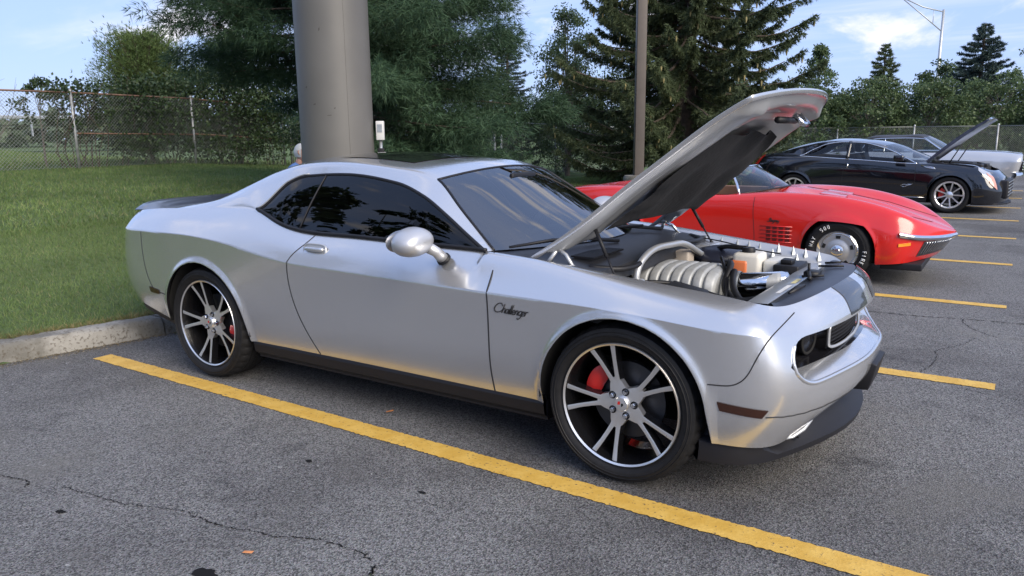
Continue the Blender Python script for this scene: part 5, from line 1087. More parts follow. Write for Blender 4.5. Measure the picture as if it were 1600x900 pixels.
b_ = MB(); b_.box(-1.0, -.55, -.76, .76, .70, .90); b_.build('dashboard', SATIN, cad, bevel=.05); b_ = MB(); b_.box(-3.4, .5, -.6, .6, .16, .30); b_.build('underbody', DARK, cad, smooth=False)
# ================= silver hardtop with a black vinyl roof
OLDSIL = mat('old_silver_paint', (.50, .51, .53), .25, .5, coat=1.0); VINYL = mat('black_vinyl_roof', (.022, .022, .028), .6, bump=.15, bscale=180)
che = tag(empty('parked_car', (.55, 17.8, 0)), 'silver vintage hardtop with a black vinyl roof, farthest of the parked cars', 'car', 'cars parked in the lot')
AH = [(0.0, .34, .37), (-2.845, .34, .36)]
E0 = K((-4.3, -4.05, 0, .40), (-4.0, -4.0, .6, .38), (-3.8, -3.88, .86, .36), (-3.4, .92, .30), (-2.845, .93, .26), (-1.8, .92, .24), (-.8, .92, .24), (0, .93, .26), (.40, .925, .30), (.62, .62, .90, .34), (.80, .76, .78, .36), (1.0, .83, .4, .36), (1.2, .84, 0, .36))
E1 = K((-4.3, -4.10, 0, .62), (-4.0, -4.05, .6, .62), (-3.8, -3.95, .88, .60), (-3.4, .955, .58), (-2.845, .965, .57), (-1.8, .955, .56), (-.8, .955, .56), (0, .965, .57), (.40, .955, .57), (.62, .63, .94, .57), (.80, .82, .88, .58), (1.0, .88, .5, .58), (1.2, .90, 0, .58))
E2 = K((-4.3, -4.05, 0, .86), (-4.0, -4.0, .6, .86), (-3.8, -3.92, .86, .86), (-3.4, .95, .86), (-2.845, .955, .86), (-1.8, .955, .82), (-.8, .955, .81), (0, .955, .83), (.40, .945, .845), (.62, .64, .935, .845), (.80, .88, .90, .84), (1.0, .90, .5, .84), (1.2, .92, 0, .84))
E3 = K((-4.3, -4.0, 0, .99), (-4.0, -3.95, .6, .99), (-3.8, -3.85, .80, .99), (-3.4, .85, 1.0), (-2.845, .86, 1.01), (-1.8, .855, 1.01), (-.8, .86, 1.0), (0, .86, .995), (.40, .855, .975), (.62, .64, .845, .96), (.80, .88, .80, .94), (1.0, .90, .5, .94), (1.2, .92, 0, .94))
E4 = K((-4.3, -3.9, 0, 1.0), (-4.0, -3.85, .3, 1.0), (-3.8, -3.75, .4, 1.01), (-3.4, .45, 1.02), (-2.845, .45, 1.03), (-1.8, .45, 1.03), (-.8, .45, 1.03), (0, .45, 1.045), (.40, .44, 1.02), (.62, .64, .43, 1.0), (.80, .84, .40, .97), (1.0, .88, .3, .965), (1.2, .90, 0, .96))
E5 = K((-4.3, -3.85, 0, 1.0), (-4.0, -3.85, 0, 1.0), (-3.8, -3.75, 0, 1.015), (-3.4, 0, 1.03), (-2.845, 0, 1.04), (-1.8, 0, 1.04), (-.8, 0, 1.04), (0, 0, 1.06), (.40, 0, 1.035), (.62, .64, 0, 1.01), (.80, .84, 0, .975), (1.0, .88, 0, .967), (1.2, .90, 0, .962))
SE = Shell([E0, E1, E2, E3, E4, E5], [(0, 2), (2, 5)], AH, .018); UE = ucols(AH, -4.3, 1.2, 90)
PE = skin(SE, UE, 2.0, 5.0, 26); PE['b'].build('body', OLDSIL, che, merge=2e-4, angle=40); liners(che, AH, .92)
gk3 = [-.62, -.80, -1.0, -1.12, -1.5, -2.0, -2.3, -2.55, -2.9, -3.2][::-1]
T3 = lambda u: np.array([u, .845, 1.005])
T4 = pchip(gk3, np.array([(.842,1.012),(.80,1.13),(.74,1.27),(.70,1.335),(.69,1.355),(.69,1.35),(.70,1.31),(.84,1.012),(.80,1.05),(.82,1.02)])[::-1])
T5 = cspline(gk3, np.array([(.80,1.012),(.75,1.14),(.69,1.285),(.655,1.365),(.64,1.395),(.64,1.39),(.64,1.37),(.66,1.29),(.70,1.15),(.78,1.02)])[::-1])
T6 = cspline(gk3, np.array([(-.40,1.03),(-.62,1.17),(-.87,1.32),(-1.03,1.40),(-1.48,1.435),(-2.0,1.435),(-2.3,1.41),(-2.58,1.33),(-2.95,1.18),(-3.28,1.03)])[::-1])
UH = sorted(set([u for u in UE if -3.2 < u < -.62]+[-.62, -3.2, -2.55, -1.12])); HE, PH = cabin(UH, T3, T4, T5, T6, -2.55, -1.12, (-3.1, -2.35), bulge=.004)
merged(PH['b'], PH['roof']).build('roof', VINYL, che, merge=2e-4, angle=45); PH['ws'].build('windshield', WSC, che, merge=2e-4); PH['rw'].build('rear_window', TINT, che, merge=2e-4)
for sgn in (-1, 1):
    PH['glassR' if sgn < 0 else 'glassL'].build('side_window', glass('clear_side_glass', (.62, .66, .68)), che, merge=2e-4)
    k = len(UH); P = np.array([HE[i, 6] for i in range(k) if UH[i] >= -2.56]); P[:, 1] += .004; P[:, 1] *= sgn; MB().tube(P, .012, 6).build('drip_rail', CHROME, che)
    P = np.array([HE[i, 10] for i in range(k) if UH[i] >= -1.13]); P[:, 1] *= sgn; MB().tube(P, .014, 6).build('windshield_trim', CHROME, che)
    i = int(np.argmin(abs(np.array(UH)+1.95))); P = HE[i, :7].copy(); P[:, 1] *= sgn; MB().tube(P, .016, 6).build('vent_bar', CHROME, che)
    for xc in (0, -2.845): spoked(che, xc, sgn*.80, .34, .34, .20, .2, sgn, 5, CHROME, False, .03)
    for w_ in (.62, .44): MB().lathe([(0, .02), (.05, .018), (.075, .0), (.085, -.01), (.085, -.05)], 24, 'x', (.905, sgn*w_, .70)).build('headlight', CHROME, che, angle=40)
    st = MB(); st.grid(np.array([[tuple((SE.section(u, [v])[0]+np.array([0, 0, .004]))*np.array([1, sgn, 1])) for v in np.linspace(4.1, 4.75, 4)] for u in np.linspace(-.45, .95, 16)])); st.build('hood_stripe', VINYL, che)
gr2 = MB(); gr2.box(.80, .925, -.80, .80, .60, .83); gr2.build('grille', GLOSSBLK, che, bevel=.01)
for z in (.64, .70, .76, .815): MB().tube([(.93, y, z) for y in np.linspace(-.8, .8, 5)], .007, 5).build('grille_bar', CHROME, che)
bb = []
for s in np.linspace(-1, 1, 25):
    x = .98-.05*s*s-.12*abs(s)**8; bb.append([(x-.10, .95*s, .58), (x-.01, .95*s, .575), (x+.02, .95*s, .53), (x, .95*s, .455), (x-.10, .95*s, .44)])
MB().grid(np.array(bb)).build('front_bumper', CHROME, che, angle=50); b_ = MB(); b_.box(-3.4, .7, -.8, .8, .2, .32); b_.build('underbody', DARK, che, smooth=False)
for y in (-.36, .36): seat(y, -1.45, che, SATIN)
b_ = MB(); b_.box(-3.1, -.7, -.78, .78, .30, .36); b_.build('cabin_floor', BLACK, che, smooth=False)
# ------------------------------------------------------------------ person crouching behind the sign pole
SKIN = mat('skin', (.52, .29, .21), .5); SHIRT = mat('blue_shirt', (.13, .24, .50), .8, var=.12, vscale=12); JEAN = mat('denim', (.05, .07, .13), .9); HAIR = mat('grey_hair', (.62, .61, .58), .7, bump=.4, bscale=90)
def skinned(name, joints, bones, material, parent, sub=2):
    me = bpy.data.meshes.new(name); me.from_pydata([j[0] for j in joints], bones, []); o = bpy.data.objects.new(name, me); COL.objects.link(o); o.parent = parent
    o.modifiers.new('skin', 'SKIN')
    for i, j in enumerate(joints): me.skin_vertices[0].data[i].radius = (j[1], j[2] if len(j) > 2 else j[1])
    me.skin_vertices[0].data[0].use_root = True; ss = o.modifiers.new('sub', 'SUBSURF'); ss.levels = ss.render_levels = sub; me.materials.append(material); return o
# faces along +x in its own frame; crouching with forearms on the knees
man = empty('person', (-7.84, 4.20, float(lawn_z(-7.84, 4.20))), .50); man.scale = (1.09, 1.09, 1.09)
skinned('shirt', [((-.20, 0, .30), .17, .15), ((-.14, 0, .50), .17, .13), ((-.02, 0, .70), .19, .12), ((.02, 0, .76), .07, .07), ((-.0, -.19, .70), .075), ((.12, -.25, .50), .055), ((.0, .19, .70), .075), ((.12, .25, .50), .055)], [(0, 1), (1, 2), (2, 3), (2, 4), (4, 5), (2, 6), (6, 7)], SHIRT, man)
skinned('trousers', [((-.22, 0, .26), .16, .14), ((-.18, -.11, .25), .11), ((.22, -.16, .44), .085), ((.04, -.15, .10), .06), ((-.18, .11, .25), .11), ((.22, .16, .44), .085), ((.04, .15, .10), .06)], [(0, 1), (1, 2), (2, 3), (0, 4), (4, 5), (5, 6)], JEAN, man)
for sgn in (-1, 1):
    skinned('forearm', [((.12, sgn*.25, .50), .045), ((.30, sgn*.18, .50), .034), ((.37, sgn*.15, .485), .030, .018), ((.42, sgn*.13, .47), .026, .014)], [(0, 1), (1, 2), (2, 3)], SKIN, man)
    for k in range(4): skinned('finger', [((.41, sgn*(.105+.018*k), .475), .009), ((.455+.008*(1.5-abs(k-1.5)), sgn*(.10+.018*k), .458), .008), ((.475, sgn*(.10+.018*k), .43), .007)], [(0, 1), (1, 2)], SKIN, man, 1)
    skinned('thumb', [((.36, sgn*.11, .48), .011), ((.39, sgn*.085, .47), .010), ((.415, sgn*.08, .455), .008)], [(0, 1), (1, 2)], SKIN, man, 1)
    skinned('shoe', [((.0, sgn*.15, .05), .05, .045), ((.10, sgn*.16, .045), .05, .04), ((.19, sgn*.17, .035), .04, .03)], [(0, 1), (1, 2)], BLACK, man)
hv = []; hf = []; nu, nv = 28, 18
for i in range(nv+1):
    ph = math.pi*i/nv
    for j in range(nu):
        th = 2*math.pi*j/nu; x, y, z = math.sin(ph)*math.cos(th), math.sin(ph)*math.sin(th), math.cos(ph)
        jaw = 1-.22*max(0, -z-.15)*(1.0 if x < .2 else .55); px_ = .098*x*jaw; py_ = .074*y*jaw; pz_ = .118*z
        px_ += .020*math.exp(-((y)/.16)**2-((z+.10)/.20)**2)*(x > .5)-.006*math.exp(-((abs(y)-.38)/.14)**2-((z-.12)/.12)**2)*(x > .4)+.006*math.exp(-(y/.3)**2-((z+.50)/.10)**2)*(x > .3)
        hv.append((px_, py_, pz_))
hf = [(i*nu+j, i*nu+(j+1) % nu, (i+1)*nu+(j+1) % nu, (i+1)*nu+j) for i in range(nv) for j in range(nu)]
head = MB().add(hv, hf); hdo = head.build('head', SKIN, man, merge=1e-4, recalc=True); hdo.location = (.07, 0, .915)
hh = MB(); hs = [];
for i in range(nv+1):
    for j in range(nu):
        k = i*nu+j; x, y, z = hv[k]; hs.append((x*1.09-.006, y*1.10, z*1.07+.004))
hh.add(hs, [f for f in hf if (lambda c: c[2] > .055 or (c[0] < .018 and c[2] > -.055))(np.mean([hs[q] for q in f], 0))]); hh.build('hair', HAIR, hdo)
for sgn in (-1, 1):
    ear = MB(); ear.tube([(-.005, sgn*.074, .025), (-.018, sgn*.082, .03), (-.022, sgn*.084, .0), (-.010, sgn*.078, -.028)], [.007, .010, .010, .007], 8); ear.build('ear', SKIN, hdo)
    MB().lathe([(0, -.010), (.008, -.005), (.010, 0), (.008, .005), (0, .010)], 12, 'x', (.082, sgn*.029, .014)).build('eye', mat('eye', (.5, .5, .5), .2), hdo)
MB().tube([(.094, -.022, -.052), (.099, 0, -.050), (.094, .022, -.052)], [.003, .005, .003], 6).build('mouth', mat('lips', (.40, .16, .13), .5), hdo)
skinned('neck', [((.0, 0, .74), .055), ((.05, 0, .85), .048)], [(0, 1)], SKIN, man, 1)
tag(man, 'grey-haired person in a blue shirt half hidden behind the sign pole', 'person')
# ------------------------------------------------------------------ chain-link fences
WIRE = mat('fence_wire', (.30, .31, .30), .5, .6); RUST = mat('rusty_rail', (.20, .12, .085), .8, .2, var=.35, vscale=9); POST = mat('fence_post_zinc', (.36, .37, .37), .5, .5, var=.25, vscale=8)
def fence(P, Q, zfun, h, label, mesh=.085, step=3.0, rail=POST, mid=False, slats=None, wr=.0026, postr=.033, first=0):
    P = np.array(P, float); Q = np.array(Q, float); Lh = np.linalg.norm(Q-P); d = (Q-P)/Lh; rz = math.atan2(d[1], d[0]); root = empty('chain_link_fence', (*P, float(zfun(*P)))); z0 = root.location.z
    n = max(1, int(round(Lh/step))); rel = lambda s: float(zfun(*(P+d*s)))-z0
    X = lambda s, z: (d[0]*s, d[1]*s, z)
    for i in range(first, n+1):
        s = Lh*i/n; MB().tube([X(s, rel(s)-.2), X(s, rel(s)+h+.04)], postr, 10).build('post', POST, root); MB().lathe([(postr*1.25, 0), (postr*1.25, .03), (postr*.7, .06), (0, .068)], 10, 'z', X(s, rel(s)+h+.03)).build('post_cap', POST, root)
    for i in range(n):
        a, b = Lh*i/n, Lh*(i+1)/n
        MB().tube([X(a, rel(a)+h), X(b, rel(b)+h)], .022, 8).build('top_rail', rail, root)
        if mid: MB().tube([X(a, rel(a)+h*.47), X(b, rel(b)+h*.46)], .018, 8).build('mid_rail', rail, root)
    ss = np.arange(-h, Lh+h, mesh); Vs = []; Fs = []; k = 0
    nn = np.array([-d[1], d[0], 0])
    for sg in (1, -1):
        for s in ss:
            a0, a1 = s, s+sg*h
            ta, tb = 0.0, 1.0
            lo, hi = min(a0, a1), max(a0, a1)
            if hi <= 0 or lo >= Lh: continue
            f = lambda v: (v-a0)/(a1-a0)
            t0, t1 = sorted((f(max(lo, 0)), f(min(hi, Lh)))); sA, sB = a0+(a1-a0)*t0, a0+(a1-a0)*t1
            A = np.array(X(sA, rel(sA)+h*t0+.03)); B = np.array(X(sB, rel(sB)+h*t1)); tdir = (B-A)/(np.linalg.norm(B-A)+1e-9); e1 = np.cross(tdir, nn); off = nn*.004*sg
            q = [e1*wr, (-e1*.5+nn*.87)*wr, (-e1*.5-nn*.87)*wr]
            Vs += [A+off+w for w in q]+[B+off+w for w in q]; Fs += [(k, k+1, k+4, k+3), (k+1, k+2, k+5, k+4), (k+2, k, k+3, k+5)]; k += 6
    tag(np_mesh('wire_mesh', np.array(Vs), np.array(Fs), WIRE, root), kind='stuff')
    tag(root, label, 'fence'); return root
fence((-18.6, -16), (-18.2, 6.3), lawn_z, 1.85, 'chain-link fence with a rusty top rail at the far left', rail=RUST, step=3.2, wr=.0040)
fence((-18.2, 6.32), (-18.7, 13.2), lawn_z, 1.85, 'chain-link fence with a middle rail under the bushes left of the sign pole', rail=RUST, mid=True, step=3.3, wr=.0036, first=1)
fence((-18.6, 13.4), (-11.8, 15.3), lawn_z, 1.7, 'chain-link fence behind the white pine', step=3.4, wr=.0036)
fence((-11.7, 15.5), (-11.2, 31.0), lawn_z, 1.6, 'chain-link fence standing in front of the spruces behind the coupe roof', step=3.0, wr=.0036)
fence((-11.0, 31.2), (18, 33.0), lambda x, y: .04, 1.62, 'long chain-link fence below the brush behind the parked cars', step=3.0, mesh=.075, wr=.0045, rail=mat('dull_rail', (.16, .17, .16), .7, .3))
# ------------------------------------------------------------------ big sign pole, light pole, street light
pole = empty('sign_pole', (-5.92, 3.2, .18)); PGREY = mat('grey_pole_paint', (.108, .105, .098), .5, var=.10, vscale=1.5, bump=.03, bscale=3)
MB().lathe([(.455, -.1), (.455, 9.0)], 72, 'z').build('shaft', PGREY, pole); MB().lathe([(.60, -.1), (.60, .03), (.456, .035)], 48, 'z').build('base_plate', PGREY, pole, angle=40)
for a in range(8): MB().lathe([(.0, .10), (.02, .10), (.02, .02)], 6, 'z', (.53*math.cos(a*.785), .53*math.sin(a*.785), 0)).build('anchor_bolt', STEEL, pole, angle=30)
SCUFF = mat('pole_scuff', (.06, .055, .05), .8)
for az_, z_, w_, h_ in ((-.95, 1.62, .05, .012), (-1.35, 1.75, .03, .02), (-.80, 1.70, .02, .02), (-1.1, 2.6, .015, .05), (-1.6, 1.95, .02, .03)):
    MB().add([(.4565*math.cos(az_+d/.4565), .4565*math.sin(az_+d/.4565), z_+e) for d, e in ((-w_/2, 0), (w_/2, h_*.3), (w_/2, h_), (-w_/2, h_*.6))], [(0, 1, 2, 3)]).build('scuff', SCUFF, pole, smooth=False)
MB().tube([(.4555*math.cos(-.45), .4555*math.sin(-.45), 0), (.4555*math.cos(-.45), .4555*math.sin(-.45), 9)], .0012, 6).build('vertical_seam', PGREY, pole)
sm_ = MB(); sm_.lathe([(.4555, 4.2), (.458, 4.205), (.4555, 4.21)], 72, 'z'); sm_.build('weld_seam', PGREY, pole)
tag(pole, 'huge round grey steel sign pole rising behind the silver coupe', 'pole')
eb = empty('electrical_box', (-5.48, 3.52, 1.40)); bxm = MB(); bxm.box(-.05, .05, -.045, .045, .10, .34); bxm.build('cover', mat('meter_white', (.55, .55, .54), .5), eb, bevel=.01)
MB().tube([(0, 0, -1.2), (0, 0, .10)], .022, 8).build('conduit', STEEL, eb); mb_ = MB(); mb_.box(-.04, .04, -.035, .035, -.10, .0); mb_.build('junction', BLACK, eb, bevel=.006); mb_ = MB(); mb_.box(-.03, .03, -.05, -.044, .20, .30); mb_.build('door', STEEL, eb, smooth=False)
tag(eb, 'small white electrical box with conduit on the side of the sign pole', 'electrical box'); eb.rotation_euler = (0, 0, .6)
lp = empty('light_pole', (-5.05, 10.6, .17)); BRZ = mat('bronze_pole_paint', (.10, .085, .075), .5, .2, var=.08)
b_ = MB(); b_.box(-.095, .095, -.095, .095, .5, 8.0); b_.build('shaft', BRZ, lp, bevel=.012); MB().lathe([(.30, -.2), (.30, .50), (.28, .54), (0, .55)], 24, 'z').build('concrete_base', CONC, lp, angle=40)
b_ = MB(); b_.box(-.30, .30, -.45, .45, 8.0, 8.12); b_.build('lamp_head', BRZ, lp, bevel=.02); b_ = MB(); b_.box(.095, .10, -.04, .04, .6, .8); b_.build('hand_hole_cover', BRZ, lp, smooth=False); lp.rotation_euler = (0, 0, .6); tag(lp, 'slim dark bronze parking lot light pole in front of the big spruce', 'light pole')
sl_ = empty('street_light', (-5.56, 77.8, 1.0)); ZN = mat('street_light_aluminium', (.45, .47, .48), .45, .6)
MB().tube([(0, 0, 0), (0, 0, 11.1)], [.19, .11], 12).build('shaft', ZN, sl_); MB().tube([(0, 0, 10.9), (-1.6, -.9, 11.35), (-3.4, -1.9, 12.3)], .055, 8).build('upper_arm', ZN, sl_); MB().tube([(0, 0, 9.2), (-1.4, -.8, 10.5), (-3.3, -1.85, 12.2)], .05, 8).build('lower_arm', ZN, sl_)
MB().tube([(-.75, -.42, 11.1), (-.75, -.42, 9.9)], .03, 6).build('brace', ZN, sl_); hd = MB(); hd.box(-4.1, -3.3, -2.05, -1.75, 12.15, 12.35); hd.build('lamp_head', ZN, sl_, bevel=.05); tag(sl_, 'tall aluminium street light with a truss arm beyond the brush', 'street light')
# guard rail on the road beyond the field
gr = empty('guard_rail', (-75, 20, 3.05)); g_ = MB(); g_.grid(np.array([[(0, y, z+.0), (.06, y, z+.08), (0, y, z+.16), (.06, y, z+.24), (0, y, z+.32)] for y in np.linspace(-40, 16, 12) for z in [0.35-.010*(y-0)*0]])); g_.build('beam', STEEL, gr)
for y in np.linspace(-40, 16, 15): MB().box(-.18, -.04, y-.07, y+.07, -1.2, .65).build('post', STEEL, gr, smooth=False)
tag(gr, 'pale steel guard rail along the road beyond the field', 'guard rail')
tag(MB().add([(-77, -300, 2.9), (-86, -300, 2.95), (-86, 200, 2.95), (-77, 200, 2.9)], [(0, 1, 2, 3)]).build('road', mat('road_grey', (.18, .18, .18), .9), smooth=False), kind='structure')
# ------------------------------------------------------------------ trees and brush
BARK = mat('bark', (.085, .065, .05), .95, var=.35, vscale=10, bump=.8, bscale=25); BARKG = mat('grey_bark', (.14, .125, .11), .95, var=.3, vscale=8, bump=.6, bscale=25)
PINE = island('pine_needles', [(.034, .072, .044), (.048, .095, .054), (.066, .120, .064), (.040, .082, .048)], .6, .3, trans=.25)
SPRUCE = island('spruce_needles', [(.070, .10, .056), (.095, .128, .066), (.12, .150, .076), (.078, .11, .060)], .6, .3, trans=.38)
BLUESP = island('blue_spruce_needles', [(.045, .075, .070), (.065, .10, .095), (.085, .125, .12)], .6, .3, trans=.1)
LEAF = island('deciduous_leaves', [(.060, .098, .045), (.085, .13, .058), (.105, .155, .068), (.125, .175, .08)], .5, .4, trans=.35)
LEAFD = island('dark_vine_leaves', [(.036, .062, .026), (.050, .085, .034), (.070, .110, .042)], .5, .4, trans=.28)
JUNI = island('juniper_sprays', [(.085, .135, .045), (.11, .17, .058), (.14, .195, .075)], .6, .3, trans=.2)
CONE = mat('spruce_cone', (.26, .22, .10), .8)
def unit(a): return a/(np.linalg.norm(a, axis=-1, keepdims=True)+1e-9)
def diamonds(c, d, l, w, g):
    n = len(c); s = unit(np.cross(d, g.normal(0, 1, (n, 3)))); l = np.broadcast_to(l, n)[:, None]; w = np.broadcast_to(w, n)[:, None]
    V = np.stack([c, c+d*l*.45+s*w/2, c+d*l, c+d*l*.45-s*w/2], 1).reshape(-1, 3); return V, np.arange(4*n).reshape(-1, 4)
def trunk(parent, H, r, m=BARK, lean=(0, 0), z0=-.4):
    z = np.linspace(z0, H, 14); P = [(lean[0]*t*t, lean[1]*t*t, q) for t, q in zip(np.linspace(0, 1, 14), z)]
    return MB().tube(P, r*(1.05-.98*np.linspace(0, 1, 14)), 10).build('trunk', m, parent)
def limbs(parent, paths, m=BARK, seg=5):
    mb = MB()
    for P, r in paths: mb.tube(P, r*np.linspace(1, .25, len(P)), seg, caps=False)
    return tag(mb.build('branches', m, parent), kind='stuff')
def pine(loc, H, R, label, seed, zmin=.3, nb=130):
    g = np.random.default_rng(seed); root = empty('pine_tree', loc); trunk(root, H, .26); paths = []; C = []; D = []
    for i in range(nb):
        zz_ = zmin+(6.0-zmin)*(i+g.random())/(nb*.86) if i < nb*.86 else 6.0+(H-6.0)*(i-nb*.86)/(nb*.14); t = min(.98, (zz_-zmin)/(H-zmin)); z = zz_; az = i*2.39996+g.normal(0, .4); L = R*(1-t)**.60*(.55+.55*g.random())*min(1, .78+2.0*t); L *= .22 if (-.80*math.cos(az)-.60*math.sin(az) > .15 and z < 2.3) else 1.0; up = .06+.35*t+g.normal(0, .12); n = 9; s = np.linspace(0, 1, n)
        droop = -.25*L*(1-t)*s**1.5+.12*L*s**3; P = np.stack([math.cos(az)*L*s, math.sin(az)*L*s, z+L*up*s*.55+droop], 1); P[1:] += np.cumsum(g.normal(0, .04*L/3, (n-1, 3)), 0); paths.append((P, .03+.010*L))
        for q in range(int((4+6.5*L)*(1 if z < 5.2 else .45))):
            u = .25+.75*g.random()**.7; p = np.array([np.interp(u, s, P[:, k]) for k in range(3)])+g.normal(0, [.16, .16, .10]); r = g.uniform(.20, .40)*min(1, .5+L/3); m = int(112*r)
            o = unit(g.normal(0, 1, (m, 3)))*r*g.random((m, 1))**.5; o[:, 2] = o[:, 2]*.55-.25*np.hypot(o[:, 0], o[:, 1]); C.append(p+o); D.append(unit(unit(o)*.8+np.array([math.cos(az), math.sin(az), .15])*.55))
    C = np.vstack(C); D = np.vstack(D); k = 5; c = np.repeat(C, k, 0); d = unit(np.repeat(D, k, 0)*.85+np.array([0, 0, -.22])+g.normal(0, .45, (len(c), 3))); keep = C[:, 2] < 99; V, F = shards(c, g.uniform(.10, .19, len(c)), .0115, d, g)
    limbs(root, [(P_[:7], r_*.6) for P_, r_ in paths]); np_mesh('crown', V, F, PINE, root); tag(root, label, 'tree', 'conifers behind the lot'); return root
def spruce(loc, H, R, label, seed, m=SPRUCE, zmin=.25, nb=170, droop=.28, hang=.42, cones=0, lmul=1.0, w=.017, dn=22, name='spruce_tree'):
    g = np.random.default_rng(seed); root = empty(name, loc); trunk(root, H, .05+R*.075); paths = []; C = []; D = []; Ls = []; CC = []
    for i in range(nb):
        t = (i+g.random()*.7)/nb; z = zmin+(H-zmin)*t**.9; az = i*2.39996+g.normal(0, .35); L = R*((1-t)**.78+.02)*(.70+.42*g.random()); n = 9; s = np.linspace(0, 1, n)
        zz = z-droop*L*np.sin(s*2.2)*(1-.7*t)+.16*L*s**3; P = np.stack([math.cos(az)*L*s, math.sin(az)*L*s, zz], 1); P[1:] += np.cumsum(g.normal(0, .02*L/2, (n-1, 3)), 0); paths.append((P, .016+.011*L))
        for q in range(int((dn if z < 5.4 or H < 9 else dn*.22)*L)+4):
            u = .12+.88*g.random()**.8; p = np.array([np.interp(u, s, P[:, k]) for k in range(3)]); a2 = az+g.choice([-1, 1])*g.uniform(.3, 1.2); l2 = (.10+.30*g.random())*(1.15-u*.65)*min(1, .45+L/3); hg_ = -hang*g.uniform(.2, 1.5); d2 = unit(np.array([math.cos(a2), math.sin(a2), hg_])); mm = max(2, int(l2*30))
            for v in range(mm): C.append(p+d2*l2*(v+g.random())/mm); D.append(d2); Ls.append(.055+.03*g.random())
            if cones and u > .6 and g.random() < cones: CC.append(p+d2*l2*.9)
    C = np.array(C); D = np.array(D); k = 5; c = np.repeat(C, k, 0); d = unit(np.repeat(D, k, 0)*.8+g.normal(0, .55, (len(c), 3))); V, F = shards(c, np.repeat(Ls, k)*lmul, w*lmul, d, g)
    limbs(root, [(P_[:8], r_) for P_, r_ in paths]); np_mesh('crown', V, F, m, root)
    if CC:
        mb = MB()
        for p in CC: mb.lathe([(0, 0), (.022, -.03), (.024, -.08), (.012, -.14), (0, -.15)], 6, 'z', tuple(p))
        tag(mb.build('cones', CONE, root), kind='stuff')
    tag(root, label, 'tree', 'conifers behind the lot'); return root
def broadleaf(loc, H, rx, ry, label, seed, m=LEAF, name='broadleaf_tree', nclump=120, per=70, leaf=.075, z0=.3, gap=.5, cat='tree', group='leafy trees and brush along the fence', tr=.09, top=1.0, bark=BARKG):
    g = np.random.default_rng(seed); root = empty(name, loc); trunk(root, H*.75, tr, bark); paths = []; C = []
    for i in range(nclump):
        t = g.random()**.8; a = g.uniform(0, 2*math.pi); rr = math.sqrt(g.uniform(.15, 1.0)); prof_ = math.sin(math.pi*min(1, .16+.80*t))**.7*(1-(1-top)*t); p = np.array([rx*rr*prof_*math.cos(a), ry*rr*prof_*math.sin(a), z0+(H-z0)*t]); p += g.normal(0, .08*rx, 3)
        C.append((p, (.16+.20*g.random())*min(rx, 1.6)*.75+.05))
        if i % 2 == 0: b0 = np.array([0, 0, z0*.5+(H*.72)*t*.75]); mid_ = (b0+p)/2+np.array([0, 0, .1]); paths.append((np.array([b0, mid_, p]), .022*tr/.09))
    cs = []; 
    for p, r in C:
        q = unit(g.normal(0, 1, (per, 3)))*r*g.random((per, 1))**.45; q[:, 2] *= .75; cs.append(p+q)
    c = np.vstack(cs); d = unit(g.normal(0, 1, (len(c), 3))+np.array([0, 0, -.35])); V, F = diamonds(c, d, leaf*g.uniform(.6, 1.35, len(c)), leaf*.62, g)
    limbs(root, paths, bark, 4); np_mesh('crown', V, F, m, root); tag(root, label, cat, group); return root
lz = lambda x, y: float(lawn_z(x, y))
pine((-9.47, 7.15, lz(-9.47, 7.15)), 9.0, 4.4, 'broad white pine with long soft needles behind the sign pole', 21, nb=230, zmin=.2)
spruce((-5.75, 14.9, lz(-5.75, 14.9)), 11.0, 3.7, 'big dark spruce with hanging cones behind the light pole', 22, nb=330, hang=.95, cones=.022, zmin=.1, dn=48, lmul=1.42)
spruce((-13.9, 19.2, .3), 4.75, 1.55, 'small blue spruce between the pine and the leafy tree', 23, BLUESP, nb=120, hang=.05, droop=.1, lmul=1.25)
broadleaf((-10.6, 17.6, .25), 5.0, 1.25, 1.25, 'slender leafy tree left of the big spruce', 24, nclump=150, per=90, leaf=.08, top=.75)
broadleaf((-12.9, 16.6, .3), 3.2, 1.3, 1.0, 'dark leafy shrub on the fence right of the pine', 25, LEAFD, 'shrub', 110, 80, .08, cat='shrub')
broadleaf((-9.0, 19.0, .2), 3.4, 1.9, 1.3, 'dark undergrowth below the slender leafy tree', 26, LEAFD, 'shrub', 130, 80, .085, cat='shrub', z0=.1)
broadleaf((-12.3, 20.5, .2), 2.6, 1.5, 1.5, 'low shrub behind the fence in the gap by the blue spruce', 27, LEAF, 'shrub', 110, 80, .085, cat='shrub', z0=.1)
def juniper(loc, H, R, label, seed):
    g = np.random.default_rng(seed); root = empty('juniper', loc); trunk(root, H*.9, .07); C = []; D = []; paths = []
    for i in range(420):
        t = g.random()**.85; az = g.uniform(0, 6.283); L = R*math.sin(math.pi*min(1, .22+.74*t))**.8*(.5+.6*g.random()); b0 = np.array([0, 0, .1+H*.78*t]); d = unit(np.array([math.cos(az), math.sin(az), .55+.8*t])); paths.append((np.array([b0, b0+d*L*.5, b0+d*L]), .018))
        for q in range(int(40*L)+5): u = .25+.75*g.random(); C.append(b0+d*L*u+g.normal(0, .09, 3)*L); D.append(unit(d+g.normal(0, .35, 3)))
    C = np.array(C); D = np.array(D); c = np.repeat(C, 4, 0); d = unit(np.repeat(D, 4, 0)+g.normal(0, .35, (len(c), 3))); V, F = shards(c, g.uniform(.07, .17, len(c)), .016, d, g); limbs(root, paths, BARK, 4); np_mesh('crown', V, F, JUNI, root); return tag(root, label, 'shrub', 'leafy trees and brush along the fence')
juniper((-21.3, 10.2, .75), 4.5, 2.05, 'yellow-green feathery juniper rising above the left fence', 31)
